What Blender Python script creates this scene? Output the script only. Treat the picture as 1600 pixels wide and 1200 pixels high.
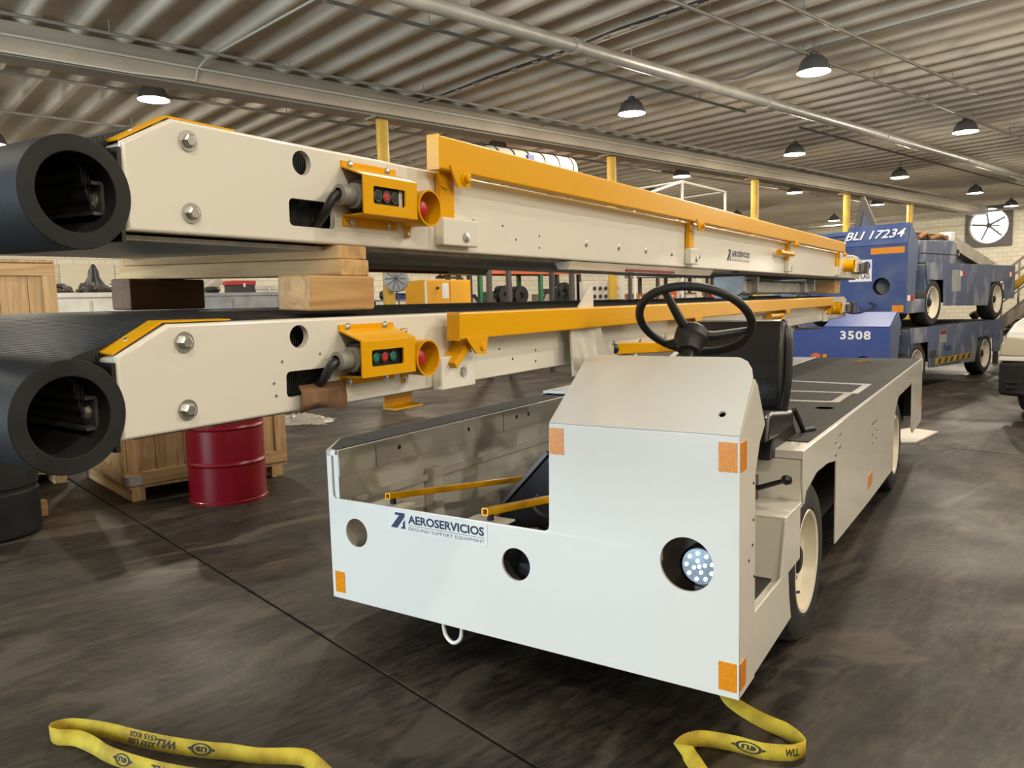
import bpy, bmesh, math, random
from mathutils import Vector, Matrix
from mathutils.geometry import tessellate_polygon
random.seed(7)
for o in list(bpy.data.objects): bpy.data.objects.remove(o, do_unlink=True)
C = bpy.context.scene.collection
S = bpy.context.scene
PI = math.pi
# ------------------------------------------------------------------ camera, world, daylight, exposure
FPX, PITCH, ROLL, YAW, CH = 1206.667, math.radians(5.93785), math.radians(-1.57814), math.radians(32.9207), 1.45
fw = Vector((-math.sin(YAW)*math.cos(PITCH), math.cos(YAW)*math.cos(PITCH), -math.sin(PITCH)))
r0 = Vector((math.cos(YAW), math.sin(YAW), 0)); u0 = r0.cross(fw)
cr = r0*math.cos(ROLL) + u0*math.sin(ROLL); cu = -r0*math.sin(ROLL) + u0*math.cos(ROLL)
CAM = Vector((0, 0, CH))
cd = bpy.data.cameras.new('camera'); cam = bpy.data.objects.new('camera', cd); C.objects.link(cam)
cam.matrix_world = Matrix(((cr.x, cu.x, -fw.x, 0), (cr.y, cu.y, -fw.y, 0), (cr.z, cu.z, -fw.z, CH), (0, 0, 0, 1)))
cd.sensor_width = 36; cd.lens = FPX/1600*36; cd.clip_start = 0.02; cd.clip_end = 200
S.camera = cam
w = bpy.data.worlds.new('World'); S.world = w; w.use_nodes = True
w.node_tree.nodes['Background'].inputs[0].default_value = (0.62, 0.78, 1.0, 1)
w.node_tree.nodes['Background'].inputs[1].default_value = 1.2
S.view_settings.view_transform = 'Standard'; S.view_settings.look = 'None'; S.view_settings.gamma = 1
S.view_settings.use_curve_mapping = False
S.view_settings.exposure = 0.22
cy = S.cycles; cy.max_bounces = 4; cy.diffuse_bounces = 3; cy.glossy_bounces = 3; cy.transmission_bounces = 2; cy.caustics_reflective = False; cy.caustics_refractive = False
cy.use_adaptive_sampling = True; cy.adaptive_threshold = 0.04; cy.sample_clamp_indirect = 6.0
LAMP_W = 345.0
DOOR_W = 1120.0
A = math.radians(15.2878)            # the hall is turned by this much against the vehicle
bv = Vector((math.sin(A), math.cos(A), 0)); cv = Vector((-math.cos(A), math.sin(A), 0))
def hall(b, c, z=0): return bv*b + cv*c + Vector((0, 0, z))
dl = bpy.data.lights.new('dock_door_daylight', 'AREA'); dl.shape = 'RECTANGLE'; dl.size = 6.0; dl.size_y = 4.2
dl.energy = DOOR_W; dl.color = (0.70, 0.87, 1.0)
do = bpy.data.objects.new('dock_door_daylight', dl); C.objects.link(do)
do.location = hall(-8.95, 4.0, 2.15); do.rotation_euler = (PI/2, 0, -A)
# ------------------------------------------------------------------ photo helpers (a pixel of the 1600x1200 frame to a place in the hall)
def ray(px, py): return fw + cr*((px-800)/FPX) - cu*((py-600)/FPX)
def P(px, py, d): return CAM + ray(px, py)*d
def onz(px, py, z): r = ray(px, py); return CAM + r*((z-CH)/r.z)
def onx(px, py, x): r = ray(px, py); return CAM + r*(x/r.x)
def ony(px, py, y): r = ray(px, py); return CAM + r*(y/r.y)
def onb(px, py, b): r = ray(px, py); return CAM + r*((b)/(r.dot(bv)))
def onc(px, py, c): r = ray(px, py); return CAM + r*(c/r.dot(cv))
# ------------------------------------------------------------------ materials
M = {}
def mat(name, col, rough=0.5, metal=0.0, coat=0.0, col2=None, scale=6.0, stretch=(1, 1, 1), bump=0.0, bscale=None, detail=4.0, rough2=None, contrast=(0.35, 0.65), emit=None, estr=0, trans=0, spec=None):
    m = bpy.data.materials.new(name); m.use_nodes = True; nt = m.node_tree; n = nt.nodes; l = nt.links
    p = n['Principled BSDF']; p.inputs['Base Color'].default_value = (*col, 1); p.inputs['Roughness'].default_value = rough
    p.inputs['Metallic'].default_value = metal; p.inputs['Coat Weight'].default_value = coat; p.inputs['Coat Roughness'].default_value = 0.06
    if spec is not None: p.inputs['Specular IOR Level'].default_value = spec
    if trans: p.inputs['Transmission Weight'].default_value = trans
    if emit: p.inputs['Emission Color'].default_value = (*emit, 1); p.inputs['Emission Strength'].default_value = estr
    if col2 or bump:
        tc = n.new('ShaderNodeTexCoord'); mp = n.new('ShaderNodeMapping'); mp.inputs['Scale'].default_value = stretch
        l.new(tc.outputs['Object'], mp.inputs['Vector'])
        nz = n.new('ShaderNodeTexNoise'); nz.inputs['Scale'].default_value = scale; nz.inputs['Detail'].default_value = detail
        l.new(mp.outputs[0], nz.inputs['Vector'])
        rp = n.new('ShaderNodeValToRGB'); rp.color_ramp.elements[0].position = contrast[0]; rp.color_ramp.elements[1].position = contrast[1]
        rp.color_ramp.elements[0].color = (*col, 1); rp.color_ramp.elements[1].color = (*(col2 or col), 1)
        l.new(nz.outputs['Fac'], rp.inputs[0])
        if col2: l.new(rp.outputs[0], p.inputs['Base Color'])
        if rough2 is not None:
            mr = n.new('ShaderNodeMapRange'); mr.inputs['From Min'].default_value = contrast[0]; mr.inputs['From Max'].default_value = contrast[1]
            mr.inputs['To Min'].default_value = rough; mr.inputs['To Max'].default_value = rough2
            l.new(nz.outputs['Fac'], mr.inputs['Value']); l.new(mr.outputs[0], p.inputs['Roughness'])
        if bump:
            nb = n.new('ShaderNodeTexNoise'); nb.inputs['Scale'].default_value = bscale or scale*4; nb.inputs['Detail'].default_value = 3
            l.new(mp.outputs[0], nb.inputs['Vector'])
            bp = n.new('ShaderNodeBump'); bp.inputs['Strength'].default_value = bump; bp.inputs['Distance'].default_value = 0.01
            l.new(nb.outputs['Fac'], bp.inputs['Height']); l.new(bp.outputs[0], p.inputs['Normal'])
    M[name] = m; return m
def wave_bump(m, axis, scale, strength, dist=0.004):
    nt = m.node_tree; n = nt.nodes; l = nt.links
    tc = n.new('ShaderNodeTexCoord'); wv = n.new('ShaderNodeTexWave'); wv.bands_direction = axis; wv.inputs['Scale'].default_value = scale
    wv.inputs['Distortion'].default_value = 0
    l.new(tc.outputs['Object'], wv.inputs['Vector'])
    bp = n.new('ShaderNodeBump'); bp.inputs['Strength'].default_value = strength; bp.inputs['Distance'].default_value = dist
    l.new(wv.outputs['Fac'], bp.inputs['Height']); l.new(bp.outputs[0], n['Principled BSDF'].inputs['Normal'])
mat('white', (0.74, 0.71, 0.64), 0.22, coat=0.6, bump=0.03, scale=3)
mat('rimwhite', (0.72, 0.66, 0.54), 0.3, coat=0.4)
mat('yellow', (0.72, 0.355, 0.002), 0.28, coat=0.08, spec=0.2, bump=0.04, scale=4)
mat('yellow_dull', (0.55, 0.34, 0.03), 0.5, col2=(0.45, 0.27, 0.03), scale=3)
mat('rubber', (0.013, 0.013, 0.014), 0.6, spec=0.2, col2=(0.02, 0.02, 0.021), scale=8, bump=0.08, bscale=60)
mat('belt', (0.022, 0.022, 0.023), 0.5); wave_bump(M['belt'], 'Y', 48, 0.8, 0.004)
mat('tyre', (0.016, 0.016, 0.017), 0.7, col2=(0.03, 0.03, 0.03), scale=12)
mat('grip', (0.024, 0.023, 0.023), 0.85, col2=(0.04, 0.038, 0.036), scale=180, bump=0.5, bscale=400)
mat('black', (0.012, 0.012, 0.013), 0.4)
mat('black_gloss', (0.012, 0.013, 0.018), 0.2, coat=0.3)
mat('vinyl', (0.012, 0.012, 0.013), 0.28, bump=0.15, scale=40, bscale=120)
mat('wheelplastic', (0.014, 0.014, 0.014), 0.5, bump=0.1, scale=60)
mat('zinc', (0.62, 0.61, 0.58), 0.28, metal=0.9)
mat('galv', (0.50, 0.49, 0.46), 0.45, metal=0.35, col2=(0.36, 0.36, 0.35), scale=9, stretch=(1, 3, 1))
mat('silver', (0.52, 0.52, 0.51), 0.5, metal=0.5, col2=(0.38, 0.38, 0.37), scale=12)
mat('steel_dark', (0.10, 0.09, 0.085), 0.5, metal=0.6)
mat('greyplastic', (0.24, 0.23, 0.21), 0.5)
mat('red', (0.42, 0.016, 0.02), 0.4)
mat('green', (0.01, 0.17, 0.11), 0.3, coat=0.3)
mat('amber', (0.85, 0.30, 0.0), 0.3, coat=0.4, col2=(0.6, 0.18, 0.0), scale=260)
mat('navy', (0.008, 0.018, 0.06), 0.5)
mat('ink', (0.02, 0.018, 0.012), 0.7)
mat('decalwhite', (0.74, 0.71, 0.65), 0.3, coat=0.3)
mat('signwhite', (0.75, 0.75, 0.75), 0.5)
mat('signblue', (0.01, 0.03, 0.30), 0.5)
mat('drumred', (0.15, 0.002, 0.007), 0.3, coat=0.15, spec=0.3)
mat('blue', (0.040, 0.070, 0.215), 0.5, spec=0.3, col2=(0.10, 0.13, 0.21), scale=2.6, detail=8, contrast=(0.45, 0.72), coat=0.1)
mat('blueclean', (0.025, 0.055, 0.24), 0.4, col2=(0.05, 0.08, 0.2), scale=1.6, contrast=(0.4, 0.8), coat=0.15)
mat('blueworn', (0.085, 0.11, 0.19), 0.55, col2=(0.26, 0.27, 0.29), scale=3.4, stretch=(1, 1, 0.5), detail=9, contrast=(0.5, 0.68))
mat('strap', (0.62, 0.46, 0.03), 0.75, col2=(0.40, 0.27, 0.02), scale=14, bump=0.3, bscale=300)
mat('card', (0.22, 0.12, 0.06), 0.8, col2=(0.17, 0.09, 0.045), scale=4, stretch=(1, 40, 1))
mat('lampshade', (0.10, 0.10, 0.10), 0.45, metal=0.3)
mat('bulb', (1, 1, 1), 0.5, emit=(1, 0.93, 0.80), estr=14)
mat('led', (0.8, 0.85, 0.9), 0.1, emit=(0.75, 0.88, 1), estr=1.4)
mat('lens', (0.40, 0.47, 0.55), 0.12, coat=1.0, metal=0.5)
mat('chrome', (0.55, 0.55, 0.55), 0.1, metal=1)
mat('conduit', (0.28, 0.26, 0.23), 0.55, metal=0.2)
mat('pipewhite', (0.60, 0.57, 0.50), 0.45)
mat('duct', (0.42, 0.41, 0.38), 0.4, metal=0.3, col2=(0.35, 0.34, 0.31), scale=3)
mat('ceil', (0.74, 0.665, 0.55), 0.7, col2=(0.64, 0.57, 0.465), scale=0.9, detail=6)
mat('girder', (0.43, 0.375, 0.30), 0.65, col2=(0.37, 0.32, 0.255), scale=1.2)
mat('orange', (0.50, 0.09, 0.02), 0.5)
mat('rackgreen', (0.02, 0.13, 0.06), 0.5)
mat('brownbox', (0.36, 0.16, 0.05), 0.7, col2=(0.28, 0.12, 0.04), scale=6)
mat('cabyellow', (0.75, 0.36, 0.01), 0.45)
mat('benchgrey', (0.32, 0.33, 0.34), 0.5, col2=(0.24, 0.25, 0.26), scale=5)
mat('creamdoor', (0.66, 0.60, 0.46), 0.5)
mat('vanwhite', (0.66, 0.65, 0.62), 0.25, coat=0.6)
mat('headlamp', (0.42, 0.38, 0.28), 0.15, coat=1.0)
mat('glassdark', (0.03, 0.035, 0.04), 0.08, coat=1.0)
mat('sky_glow', (0.9, 0.95, 1), 0.5, emit=(0.9, 0.95, 1.0), estr=3.0)
mat('smear', (0.20, 0.02, 0.03), 0.6)
mat('boardwhite', (0.62, 0.59, 0.52), 0.5, col2=(0.52, 0.48, 0.41), scale=5)
mat('plastic_sheet', (0.30, 0.28, 0.25), 0.35, bump=0.9, scale=8, bscale=14, coat=0.4)
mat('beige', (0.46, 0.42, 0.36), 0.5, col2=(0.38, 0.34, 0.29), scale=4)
def wood(name, c1, c2, axis):
    m = bpy.data.materials.new(name); m.use_nodes = True; nt = m.node_tree; n = nt.nodes; l = nt.links; p = n['Principled BSDF']
    tc = n.new('ShaderNodeTexCoord'); mp = n.new('ShaderNodeMapping'); sc = [14, 14, 14]; sc[axis] = 0.9; mp.inputs['Scale'].default_value = sc
    oi = n.new('ShaderNodeObjectInfo'); ad = n.new('ShaderNodeVectorMath'); ad.operation = 'ADD'
    l.new(tc.outputs['Object'], ad.inputs[0]); l.new(oi.outputs['Location'], ad.inputs[1]); l.new(ad.outputs[0], mp.inputs['Vector'])
    nz = n.new('ShaderNodeTexNoise'); nz.inputs['Scale'].default_value = 1.3; nz.inputs['Detail'].default_value = 5; nz.inputs['Distortion'].default_value = 1.2
    l.new(mp.outputs[0], nz.inputs['Vector'])
    rp = n.new('ShaderNodeValToRGB'); e = rp.color_ramp.elements; e[0].position = 0.3; e[0].color = (*c1, 1); e[1].position = 0.62; e[1].color = (*c2, 1)
    l.new(nz.outputs['Fac'], rp.inputs[0])
    kn = n.new('ShaderNodeTexVoronoi'); kn.inputs['Scale'].default_value = 4.5; l.new(ad.outputs[0], kn.inputs['Vector'])
    kr = n.new('ShaderNodeValToRGB'); kr.color_ramp.elements[0].position = 0.05; kr.color_ramp.elements[0].color = (0.3, 0.22, 0.15, 1); kr.color_ramp.elements[1].position = 0.1; kr.color_ramp.elements[1].color = (1, 1, 1, 1)
    l.new(kn.outputs['Distance'], kr.inputs[0])
    mx = n.new('ShaderNodeMix'); mx.data_type = 'RGBA'; mx.blend_type = 'MULTIPLY'; mx.inputs['Factor'].default_value = 0.8
    l.new(rp.outputs[0], mx.inputs['A']); l.new(kr.outputs[0], mx.inputs['B']); l.new(mx.outputs['Result'], p.inputs['Base Color'])
    bp = n.new('ShaderNodeBump'); bp.inputs['Strength'].default_value = 0.2; bp.inputs['Distance'].default_value = 0.004; l.new(nz.outputs['Fac'], bp.inputs['Height']); l.new(bp.outputs[0], p.inputs['Normal'])
    p.inputs['Roughness'].default_value = 0.65; M[name] = m
for ax, nm in enumerate('xyz'):
    wood('pine_'+nm, (0.36, 0.19, 0.065), (0.58, 0.37, 0.16), ax)
    wood('crate_'+nm, (0.33, 0.19, 0.08), (0.52, 0.34, 0.17), ax)
    wood('darkwood_'+nm, (0.10, 0.045, 0.016), (0.16, 0.075, 0.03), ax)
def floor_mat():
    m = bpy.data.materials.new('concrete'); m.use_nodes = True; nt = m.node_tree; n = nt.nodes; l = nt.links; p = n['Principled BSDF']; p.inputs['Specular IOR Level'].default_value = 0.22
    tc = n.new('ShaderNodeTexCoord'); ob = tc.outputs['Object']
    def noise(s, det, st=(1, 1, 1), dist=0.0, rot=0.0):
        mp = n.new('ShaderNodeMapping'); mp.inputs['Scale'].default_value = st; mp.inputs['Rotation'].default_value = (0, 0, rot); l.new(ob, mp.inputs['Vector'])
        z = n.new('ShaderNodeTexNoise'); z.inputs['Scale'].default_value = s; z.inputs['Detail'].default_value = det; z.inputs['Distortion'].default_value = dist; l.new(mp.outputs[0], z.inputs['Vector']); return z.outputs['Fac']
    def ramp(f, a, ca, b, cb):
        r = n.new('ShaderNodeValToRGB'); e = r.color_ramp.elements; e[0].position = a; e[0].color = (*ca, 1); e[1].position = b; e[1].color = (*cb, 1); l.new(f, r.inputs[0]); return r.outputs[0]
    def mix(t, f, a, b):
        x = n.new('ShaderNodeMix'); x.data_type = 'RGBA'; x.blend_type = t
        if isinstance(f, float): x.inputs['Factor'].default_value = f
        else: l.new(f, x.inputs['Factor'])
        l.new(a, x.inputs['A']); l.new(b, x.inputs['B']); return x.outputs['Result']
    base = ramp(noise(0.55, 4, dist=0.6), 0.32, (0.0135, 0.0108, 0.0082), 0.7, (0.036, 0.0285, 0.0212))
    streak = ramp(noise(5.0, 5, (1.0, 0.13, 1), 0.5, 0.12), 0.36, (0.5, 0.49, 0.48), 0.66, (1.5, 1.46, 1.4))
    fine = ramp(noise(34, 6, (1.0, 0.25, 1), 0.4, 0.12), 0.36, (0.5, 0.5, 0.5), 0.66, (1.6, 1.58, 1.52))
    worn = ramp(noise(3.0, 10, (1, 0.42, 1), 0.9, 0.1), 0.56, (0, 0, 0), 0.63, (1, 1, 1))
    stain = ramp(noise(1.7, 3, dist=0.4), 0.26, (0.35, 0.33, 0.32), 0.40, (1, 1, 1))
    k = mix('MULTIPLY', 1.0, base, streak); k = mix('MULTIPLY', 0.9, k, fine); k = mix('MULTIPLY', 1.0, k, stain)
    lite = n.new('ShaderNodeRGB'); lite.outputs[0].default_value = (0.078, 0.063, 0.047, 1)
    wf = n.new('ShaderNodeMath'); wf.operation = 'MULTIPLY'; wf.inputs[1].default_value = 0.7; l.new(worn, wf.inputs[0])
    k = mix('MIX', wf.outputs[0], k, lite.outputs[0]); l.new(k, p.inputs['Base Color'])
    rr = n.new('ShaderNodeMapRange'); rr.inputs['From Min'].default_value = 0.35; rr.inputs['From Max'].default_value = 0.7; rr.inputs['To Min'].default_value = 0.42; rr.inputs['To Max'].default_value = 0.7
    l.new(noise(0.9, 3, dist=0.5), rr.inputs['Value']); l.new(rr.outputs[0], p.inputs['Roughness'])
    bp = n.new('ShaderNodeBump'); bp.inputs['Strength'].default_value = 0.25; bp.inputs['Distance'].default_value = 0.01; l.new(noise(22, 3), bp.inputs['Height']); l.new(bp.outputs[0], p.inputs['Normal'])
    M['concrete'] = m
floor_mat()
def brick_mat(name, c1, c2, mort, bw, bh, vert):
    m = bpy.data.materials.new(name); m.use_nodes = True; nt = m.node_tree; n = nt.nodes; l = nt.links; p = n['Principled BSDF']
    tc = n.new('ShaderNodeTexCoord'); sp = n.new('ShaderNodeSeparateXYZ'); cb = n.new('ShaderNodeCombineXYZ'); l.new(tc.outputs['Object'], sp.inputs[0])
    l.new(sp.outputs[0 if vert == 'x' else 1], cb.inputs[0]); l.new(sp.outputs[2], cb.inputs[1])
    b = n.new('ShaderNodeTexBrick'); b.inputs['Scale'].default_value = 1; b.inputs['Brick Width'].default_value = bw; b.inputs['Row Height'].default_value = bh; b.inputs['Mortar Size'].default_value = 0.012
    b.inputs['Color1'].default_value = (*c1, 1); b.inputs['Color2'].default_value = (*c2, 1); b.inputs['Mortar'].default_value = (*mort, 1)
    l.new(cb.outputs[0], b.inputs['Vector']); l.new(b.outputs['Color'], p.inputs['Base Color']); p.inputs['Roughness'].default_value = 0.7
    bp = n.new('ShaderNodeBump'); bp.inputs['Strength'].default_value = 0.5; bp.inputs['Distance'].default_value = 0.02; bp.invert = True
    l.new(b.outputs['Fac'], bp.inputs['Height']); l.new(bp.outputs[0], p.inputs['Normal']); M[name] = m
brick_mat('block_x', (0.72, 0.67, 0.54), (0.66, 0.61, 0.49), (0.52, 0.48, 0.38), 0.4, 0.2, 'x')
brick_mat('block_y', (0.72, 0.67, 0.54), (0.66, 0.61, 0.49), (0.52, 0.48, 0.38), 0.4, 0.2, 'y')
# ------------------------------------------------------------------ mesh builder
def perp(d):
    d = Vector(d).normalized(); a = Vector((0, 0, 1)) if abs(d.z) < 0.9 else Vector((1, 0, 0))
    e = d.cross(a).normalized(); return e, d.cross(e).normalized()
AX = {'x': (Vector((0, 1, 0)), Vector((0, 0, 1)), Vector((1, 0, 0))), 'y': (Vector((1, 0, 0)), Vector((0, 0, 1)), Vector((0, 1, 0))), 'z': (Vector((1, 0, 0)), Vector((0, 1, 0)), Vector((0, 0, 1)))}
class MB:
    def __init__(s): s.v = []; s.f = []
    def add(s, vs, fs):
        n = len(s.v); s.v += [Vector(v) for v in vs]; s.f += [tuple(i+n for i in f) for f in fs]; return s
    def box(s, a, b):
        x0, x1 = sorted((a[0], b[0])); y0, y1 = sorted((a[1], b[1])); z0, z1 = sorted((a[2], b[2]))
        return s.add([(x0, y0, z0), (x1, y0, z0), (x1, y1, z0), (x0, y1, z0), (x0, y0, z1), (x1, y0, z1), (x1, y1, z1), (x0, y1, z1)],
                     [(0, 3, 2, 1), (4, 5, 6, 7), (0, 1, 5, 4), (1, 2, 6, 5), (2, 3, 7, 6), (3, 0, 4, 7)])
    def plate(s, outer, holes, ax, d0, d1):
        e1, e2, e3 = AX[ax] if isinstance(ax, str) else ax
        s.pl = (outer, holes, ax, d0, d1); s.npl = getattr(s, 'npl', 0) + 1; s.v00 = e1*outer[0][0] + e2*outer[0][1] + e3*d0
        loops = [outer] + list(holes); pts = [p for lp in loops for p in lp]; N = len(pts)
        tr = tessellate_polygon([[Vector((p[0], p[1], 0)) for p in lp] for lp in loops])
        vs = [e1*p[0] + e2*p[1] + e3*d0 for p in pts] + [e1*p[0] + e2*p[1] + e3*d1 for p in pts]; fs = []
        for t in tr: fs.append(tuple(t)); fs.append(tuple(i+N for i in reversed(t)))
        k = 0
        for lp in loops:
            m = len(lp)
            for i in range(m): j = (i+1) % m; fs.append((k+i, k+j, k+j+N, k+i+N))
            k += m
        return s.add(vs, fs)
    def rounded(s, r, seg=3):
        """the plate again with its outer edge rounded by r"""
        outer, holes, ax, d0, d1 = s.pl; e1, e2, e3 = AX[ax] if isinstance(ax, str) else ax; sh = s.v[0] - s.v00
        d0, d1 = min(d0, d1), max(d0, d1); r = min(r, (d1-d0)*0.49); n = len(outer)
        ar = sum(outer[i][0]*outer[(i+1) % n][1] - outer[(i+1) % n][0]*outer[i][1] for i in range(n)); sg = 1 if ar > 0 else -1
        nor = []
        for i in range(n):
            a, b = outer[i], outer[(i+1) % n]; L = math.hypot(b[0]-a[0], b[1]-a[1]) or 1e-9; nor.append((-(b[1]-a[1])/L*sg, (b[0]-a[0])/L*sg))
        mi = []
        for i in range(n):
            p, q = nor[i-1], nor[i]; k = 1 + p[0]*q[0] + p[1]*q[1]; k = max(k, 0.35); mi.append(((p[0]+q[0])/k, (p[1]+q[1])/k))
        rings = [(r*(1-math.sin(t)), d0 + r*(1-math.cos(t))) for t in [PI/2*j/seg for j in range(seg+1)]]
        rings = rings + [(a, d0+d1-b) for a, b in reversed(rings)]
        off = lambda a: [(outer[i][0]+mi[i][0]*a, outer[i][1]+mi[i][1]*a) for i in range(n)]
        V = lambda p, d: e1*p[0] + e2*p[1] + e3*d + sh
        m = MB(); vs = []; fs = []
        for a, d in rings: vs += [V(p, d) for p in off(a)]
        R = len(rings)
        for k in range(R-1): fs += [(k*n+i, k*n+(i+1) % n, (k+1)*n+(i+1) % n, (k+1)*n+i) for i in range(n)]
        cap = off(rings[0][0]); hp = [p for h in holes for p in h]; tr = tessellate_polygon([[Vector((p[0], p[1], 0)) for p in lp] for lp in [cap] + list(holes)])
        b0 = len(vs); vs += [V(p, d0) for p in hp]; b1 = len(vs); vs += [V(p, d1) for p in hp]
        i0 = lambda i: i if i < n else b0 + i - n
        i1 = lambda i: (R-1)*n + i if i < n else b1 + i - n
        for t in tr: fs.append(tuple(i0(i) for i in t)); fs.append(tuple(i1(i) for i in reversed(t)))
        k = 0
        for h in holes:
            c = len(h); fs += [(b0+k+i, b0+k+(i+1) % c, b1+k+(i+1) % c, b1+k+i) for i in range(c)]; k += c
        return m.add(vs, fs)
    def cyl(s, a, b, r, n=20, r2=None):
        a = Vector(a); b = Vector(b); e, g = perp(b-a); r2 = r if r2 is None else r2; vs = []
        for c, q in ((a, r), (b, r2)):
            for i in range(n): t = 2*PI*i/n; vs.append(c + (e*math.cos(t) + g*math.sin(t))*q)
        fs = [(i, (i+1) % n, n+(i+1) % n, n+i) for i in range(n)] + [tuple(reversed(range(n))), tuple(range(n, 2*n))]
        return s.add(vs, fs)
    def lathe(s, prof, o, d, n=32, closed=False):
        o = Vector(o); d = Vector(d).normalized(); e, g = perp(d); vs = []; m = len(prof)
        for (r, h) in prof:
            for i in range(n): t = 2*PI*i/n; vs.append(o + d*h + (e*math.cos(t) + g*math.sin(t))*r)
        fs = []
        for k in range(m if closed else m-1):
            k2 = (k+1) % m
            for i in range(n): j = (i+1) % n; fs.append((k*n+i, k*n+j, k2*n+j, k2*n+i))
        return s.add(vs, fs)
    def ring(s, o, d, r0, r1, h, n=32): return s.lathe([(r1, 0), (r1, h), (r0, h), (r0, 0)], o, d, n, True)
    def tube(s, pts, r, n=10, cap=True):
        pts = [Vector(p) for p in pts]; m = len(pts); vs = []; up = None
        for k, p in enumerate(pts):
            d = (pts[min(k+1, m-1)] - pts[max(k-1, 0)]).normalized()
            if up is None: e, g = perp(d)
            else: e = (up - d*up.dot(d)).normalized(); g = d.cross(e)
            up = e; rr = r[k] if isinstance(r, (list, tuple)) else r
            for i in range(n): t = 2*PI*i/n; vs.append(p + (e*math.cos(t) + g*math.sin(t))*rr)
        fs = [(k*n+i, k*n+(i+1) % n, (k+1)*n+(i+1) % n, (k+1)*n+i) for k in range(m-1) for i in range(n)]
        if cap: fs += [tuple(reversed(range(n))), tuple(range((m-1)*n, m*n))]
        return s.add(vs, fs)
    def bar(s, a, b, w, h, up=(0, 0, 1)):
        a = Vector(a); b = Vector(b); d = (b-a).normalized(); e = d.cross(Vector(up)).normalized(); g = e.cross(d); vs = []
        for c in (a, b):
            for (i, j) in ((-1, -1), (1, -1), (1, 1), (-1, 1)): vs.append(c + e*(i*w/2) + g*(j*h/2))
        return s.add(vs, [(0, 1, 5, 4), (1, 2, 6, 5), (2, 3, 7, 6), (3, 0, 4, 7), (3, 2, 1, 0), (4, 5, 6, 7)])
    def hexbolt(s, o, d, r, h=None):
        o = Vector(o); d = Vector(d).normalized(); h = h or r*0.6
        s.lathe([(r*1.45, 0), (r*1.45, h*0.25), (0.001, h*0.25)], o, d, 20)
        return s.lathe([(r*0.95, h*0.2), (r*0.95, h*0.9), (r*0.7, h*1.1), (0.0005, h*1.1)], o, d, 6)
def smoothpath(pts, n=8):
    pts = [Vector(p) for p in pts]; out = []
    for i in range(len(pts)-1):
        p0 = pts[max(i-1, 0)]; p1 = pts[i]; p2 = pts[i+1]; p3 = pts[min(i+2, len(pts)-1)]
        for k in range(n):
            t = k/n; out.append(0.5*((2*p1) + (p2-p0)*t + (2*p0-5*p1+4*p2-p3)*t*t + (3*p1-p0-3*p2+p3)*t**3))
    return out + [pts[-1]]
def obj(name, mb, m, parent=None, bevel=0.0, seg=2, smooth=35, wn=False):
    if bevel and getattr(mb, 'npl', 0) == 1 and len(mb.v) == 2*sum(len(lp) for lp in [mb.pl[0]] + list(mb.pl[1])): mb = mb.rounded(bevel, max(seg, 2)); bevel = 0; wn = True
    me = bpy.data.meshes.new(name); me.from_pydata([tuple(v) for v in mb.v], [], mb.f)
    bm = bmesh.new(); bm.from_mesh(me); bmesh.ops.recalc_face_normals(bm, faces=bm.faces); bm.to_mesh(me); bm.free()
    if smooth: me.shade_smooth(); me.set_sharp_from_angle(angle=math.radians(smooth))
    me.materials.append(M[m])
    o = bpy.data.objects.new(name, me); C.objects.link(o)
    if parent: o.parent = parent
    if wn: q_ = o.modifiers.new('weighted', 'WEIGHTED_NORMAL'); q_.weight = 90; q_.keep_sharp = True
    if bevel:
        b = o.modifiers.new('bevel', 'BEVEL'); b.width = bevel; b.segments = seg; b.limit_method = 'ANGLE'; b.angle_limit = math.radians(40); b.harden_normals = True
    return o
def tag(o, label, cat, group=None):
    o['label'] = label; o['category'] = cat
    if group: o['group'] = group
    return o
def thing(name, label, cat, loc=(0, 0, 0), rz=0.0, group=None):
    o = bpy.data.objects.new(name, None); C.objects.link(o); o.location = loc; o.rotation_euler = (0, 0, rz); o.empty_display_size = 0.1
    return tag(o, label, cat, group)
def struct(name, mb, m, hallframe=True, parent=None, **k):
    o = obj(name, mb, m, parent, **k)
    if not parent:
        o['kind'] = 'structure'
        if hallframe: o.rotation_euler = (0, 0, -A)
    return o
def circ(cx, cy, r, n=28): return [(cx + r*math.cos(2*PI*i/n), cy + r*math.sin(2*PI*i/n)) for i in range(n)]
def rrect(x0, y0, x1, y1, r, n=4):
    o = []
    for cx, cy, a0 in ((x1-r, y1-r, 0), (x0+r, y1-r, 90), (x0+r, y0+r, 180), (x1-r, y0+r, 270)):
        for k in range(n+1): t = math.radians(a0 + 90*k/n); o.append((cx + r*math.cos(t), cy + r*math.sin(t)))
    return o
def textmesh(txt, size=1.0, bold=0.0, shear=0.0, spacing=1.0):
    cu_ = bpy.data.curves.new('t', 'FONT'); cu_.body = txt; cu_.size = size; cu_.offset = bold; cu_.shear = shear; cu_.space_character = spacing; cu_.resolution_u = 3
    o = bpy.data.objects.new('t', cu_); C.objects.link(o); bpy.context.view_layer.update()
    me = bpy.data.meshes.new_from_object(o.evaluated_get(bpy.context.evaluated_depsgraph_get()))
    vs = [v.co.copy() for v in me.vertices]; fs = [tuple(p.vertices) for p in me.polygons]
    bpy.data.objects.remove(o); bpy.data.curves.remove(cu_); bpy.data.meshes.remove(me); return vs, fs
def fit(vs, w=None, h=None):          # lettering scaled to a width and height, lower-left at 0
    x0 = min(v.x for v in vs); x1 = max(v.x for v in vs); y0 = min(v.y for v in vs); y1 = max(v.y for v in vs)
    sy = h/(y1-y0) if h else 1; sx = w/(x1-x0) if w else sy
    if not h: sy = sx
    return [Vector(((v.x-x0)*sx, (v.y-y0)*sy, 0)) for v in vs]
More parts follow.
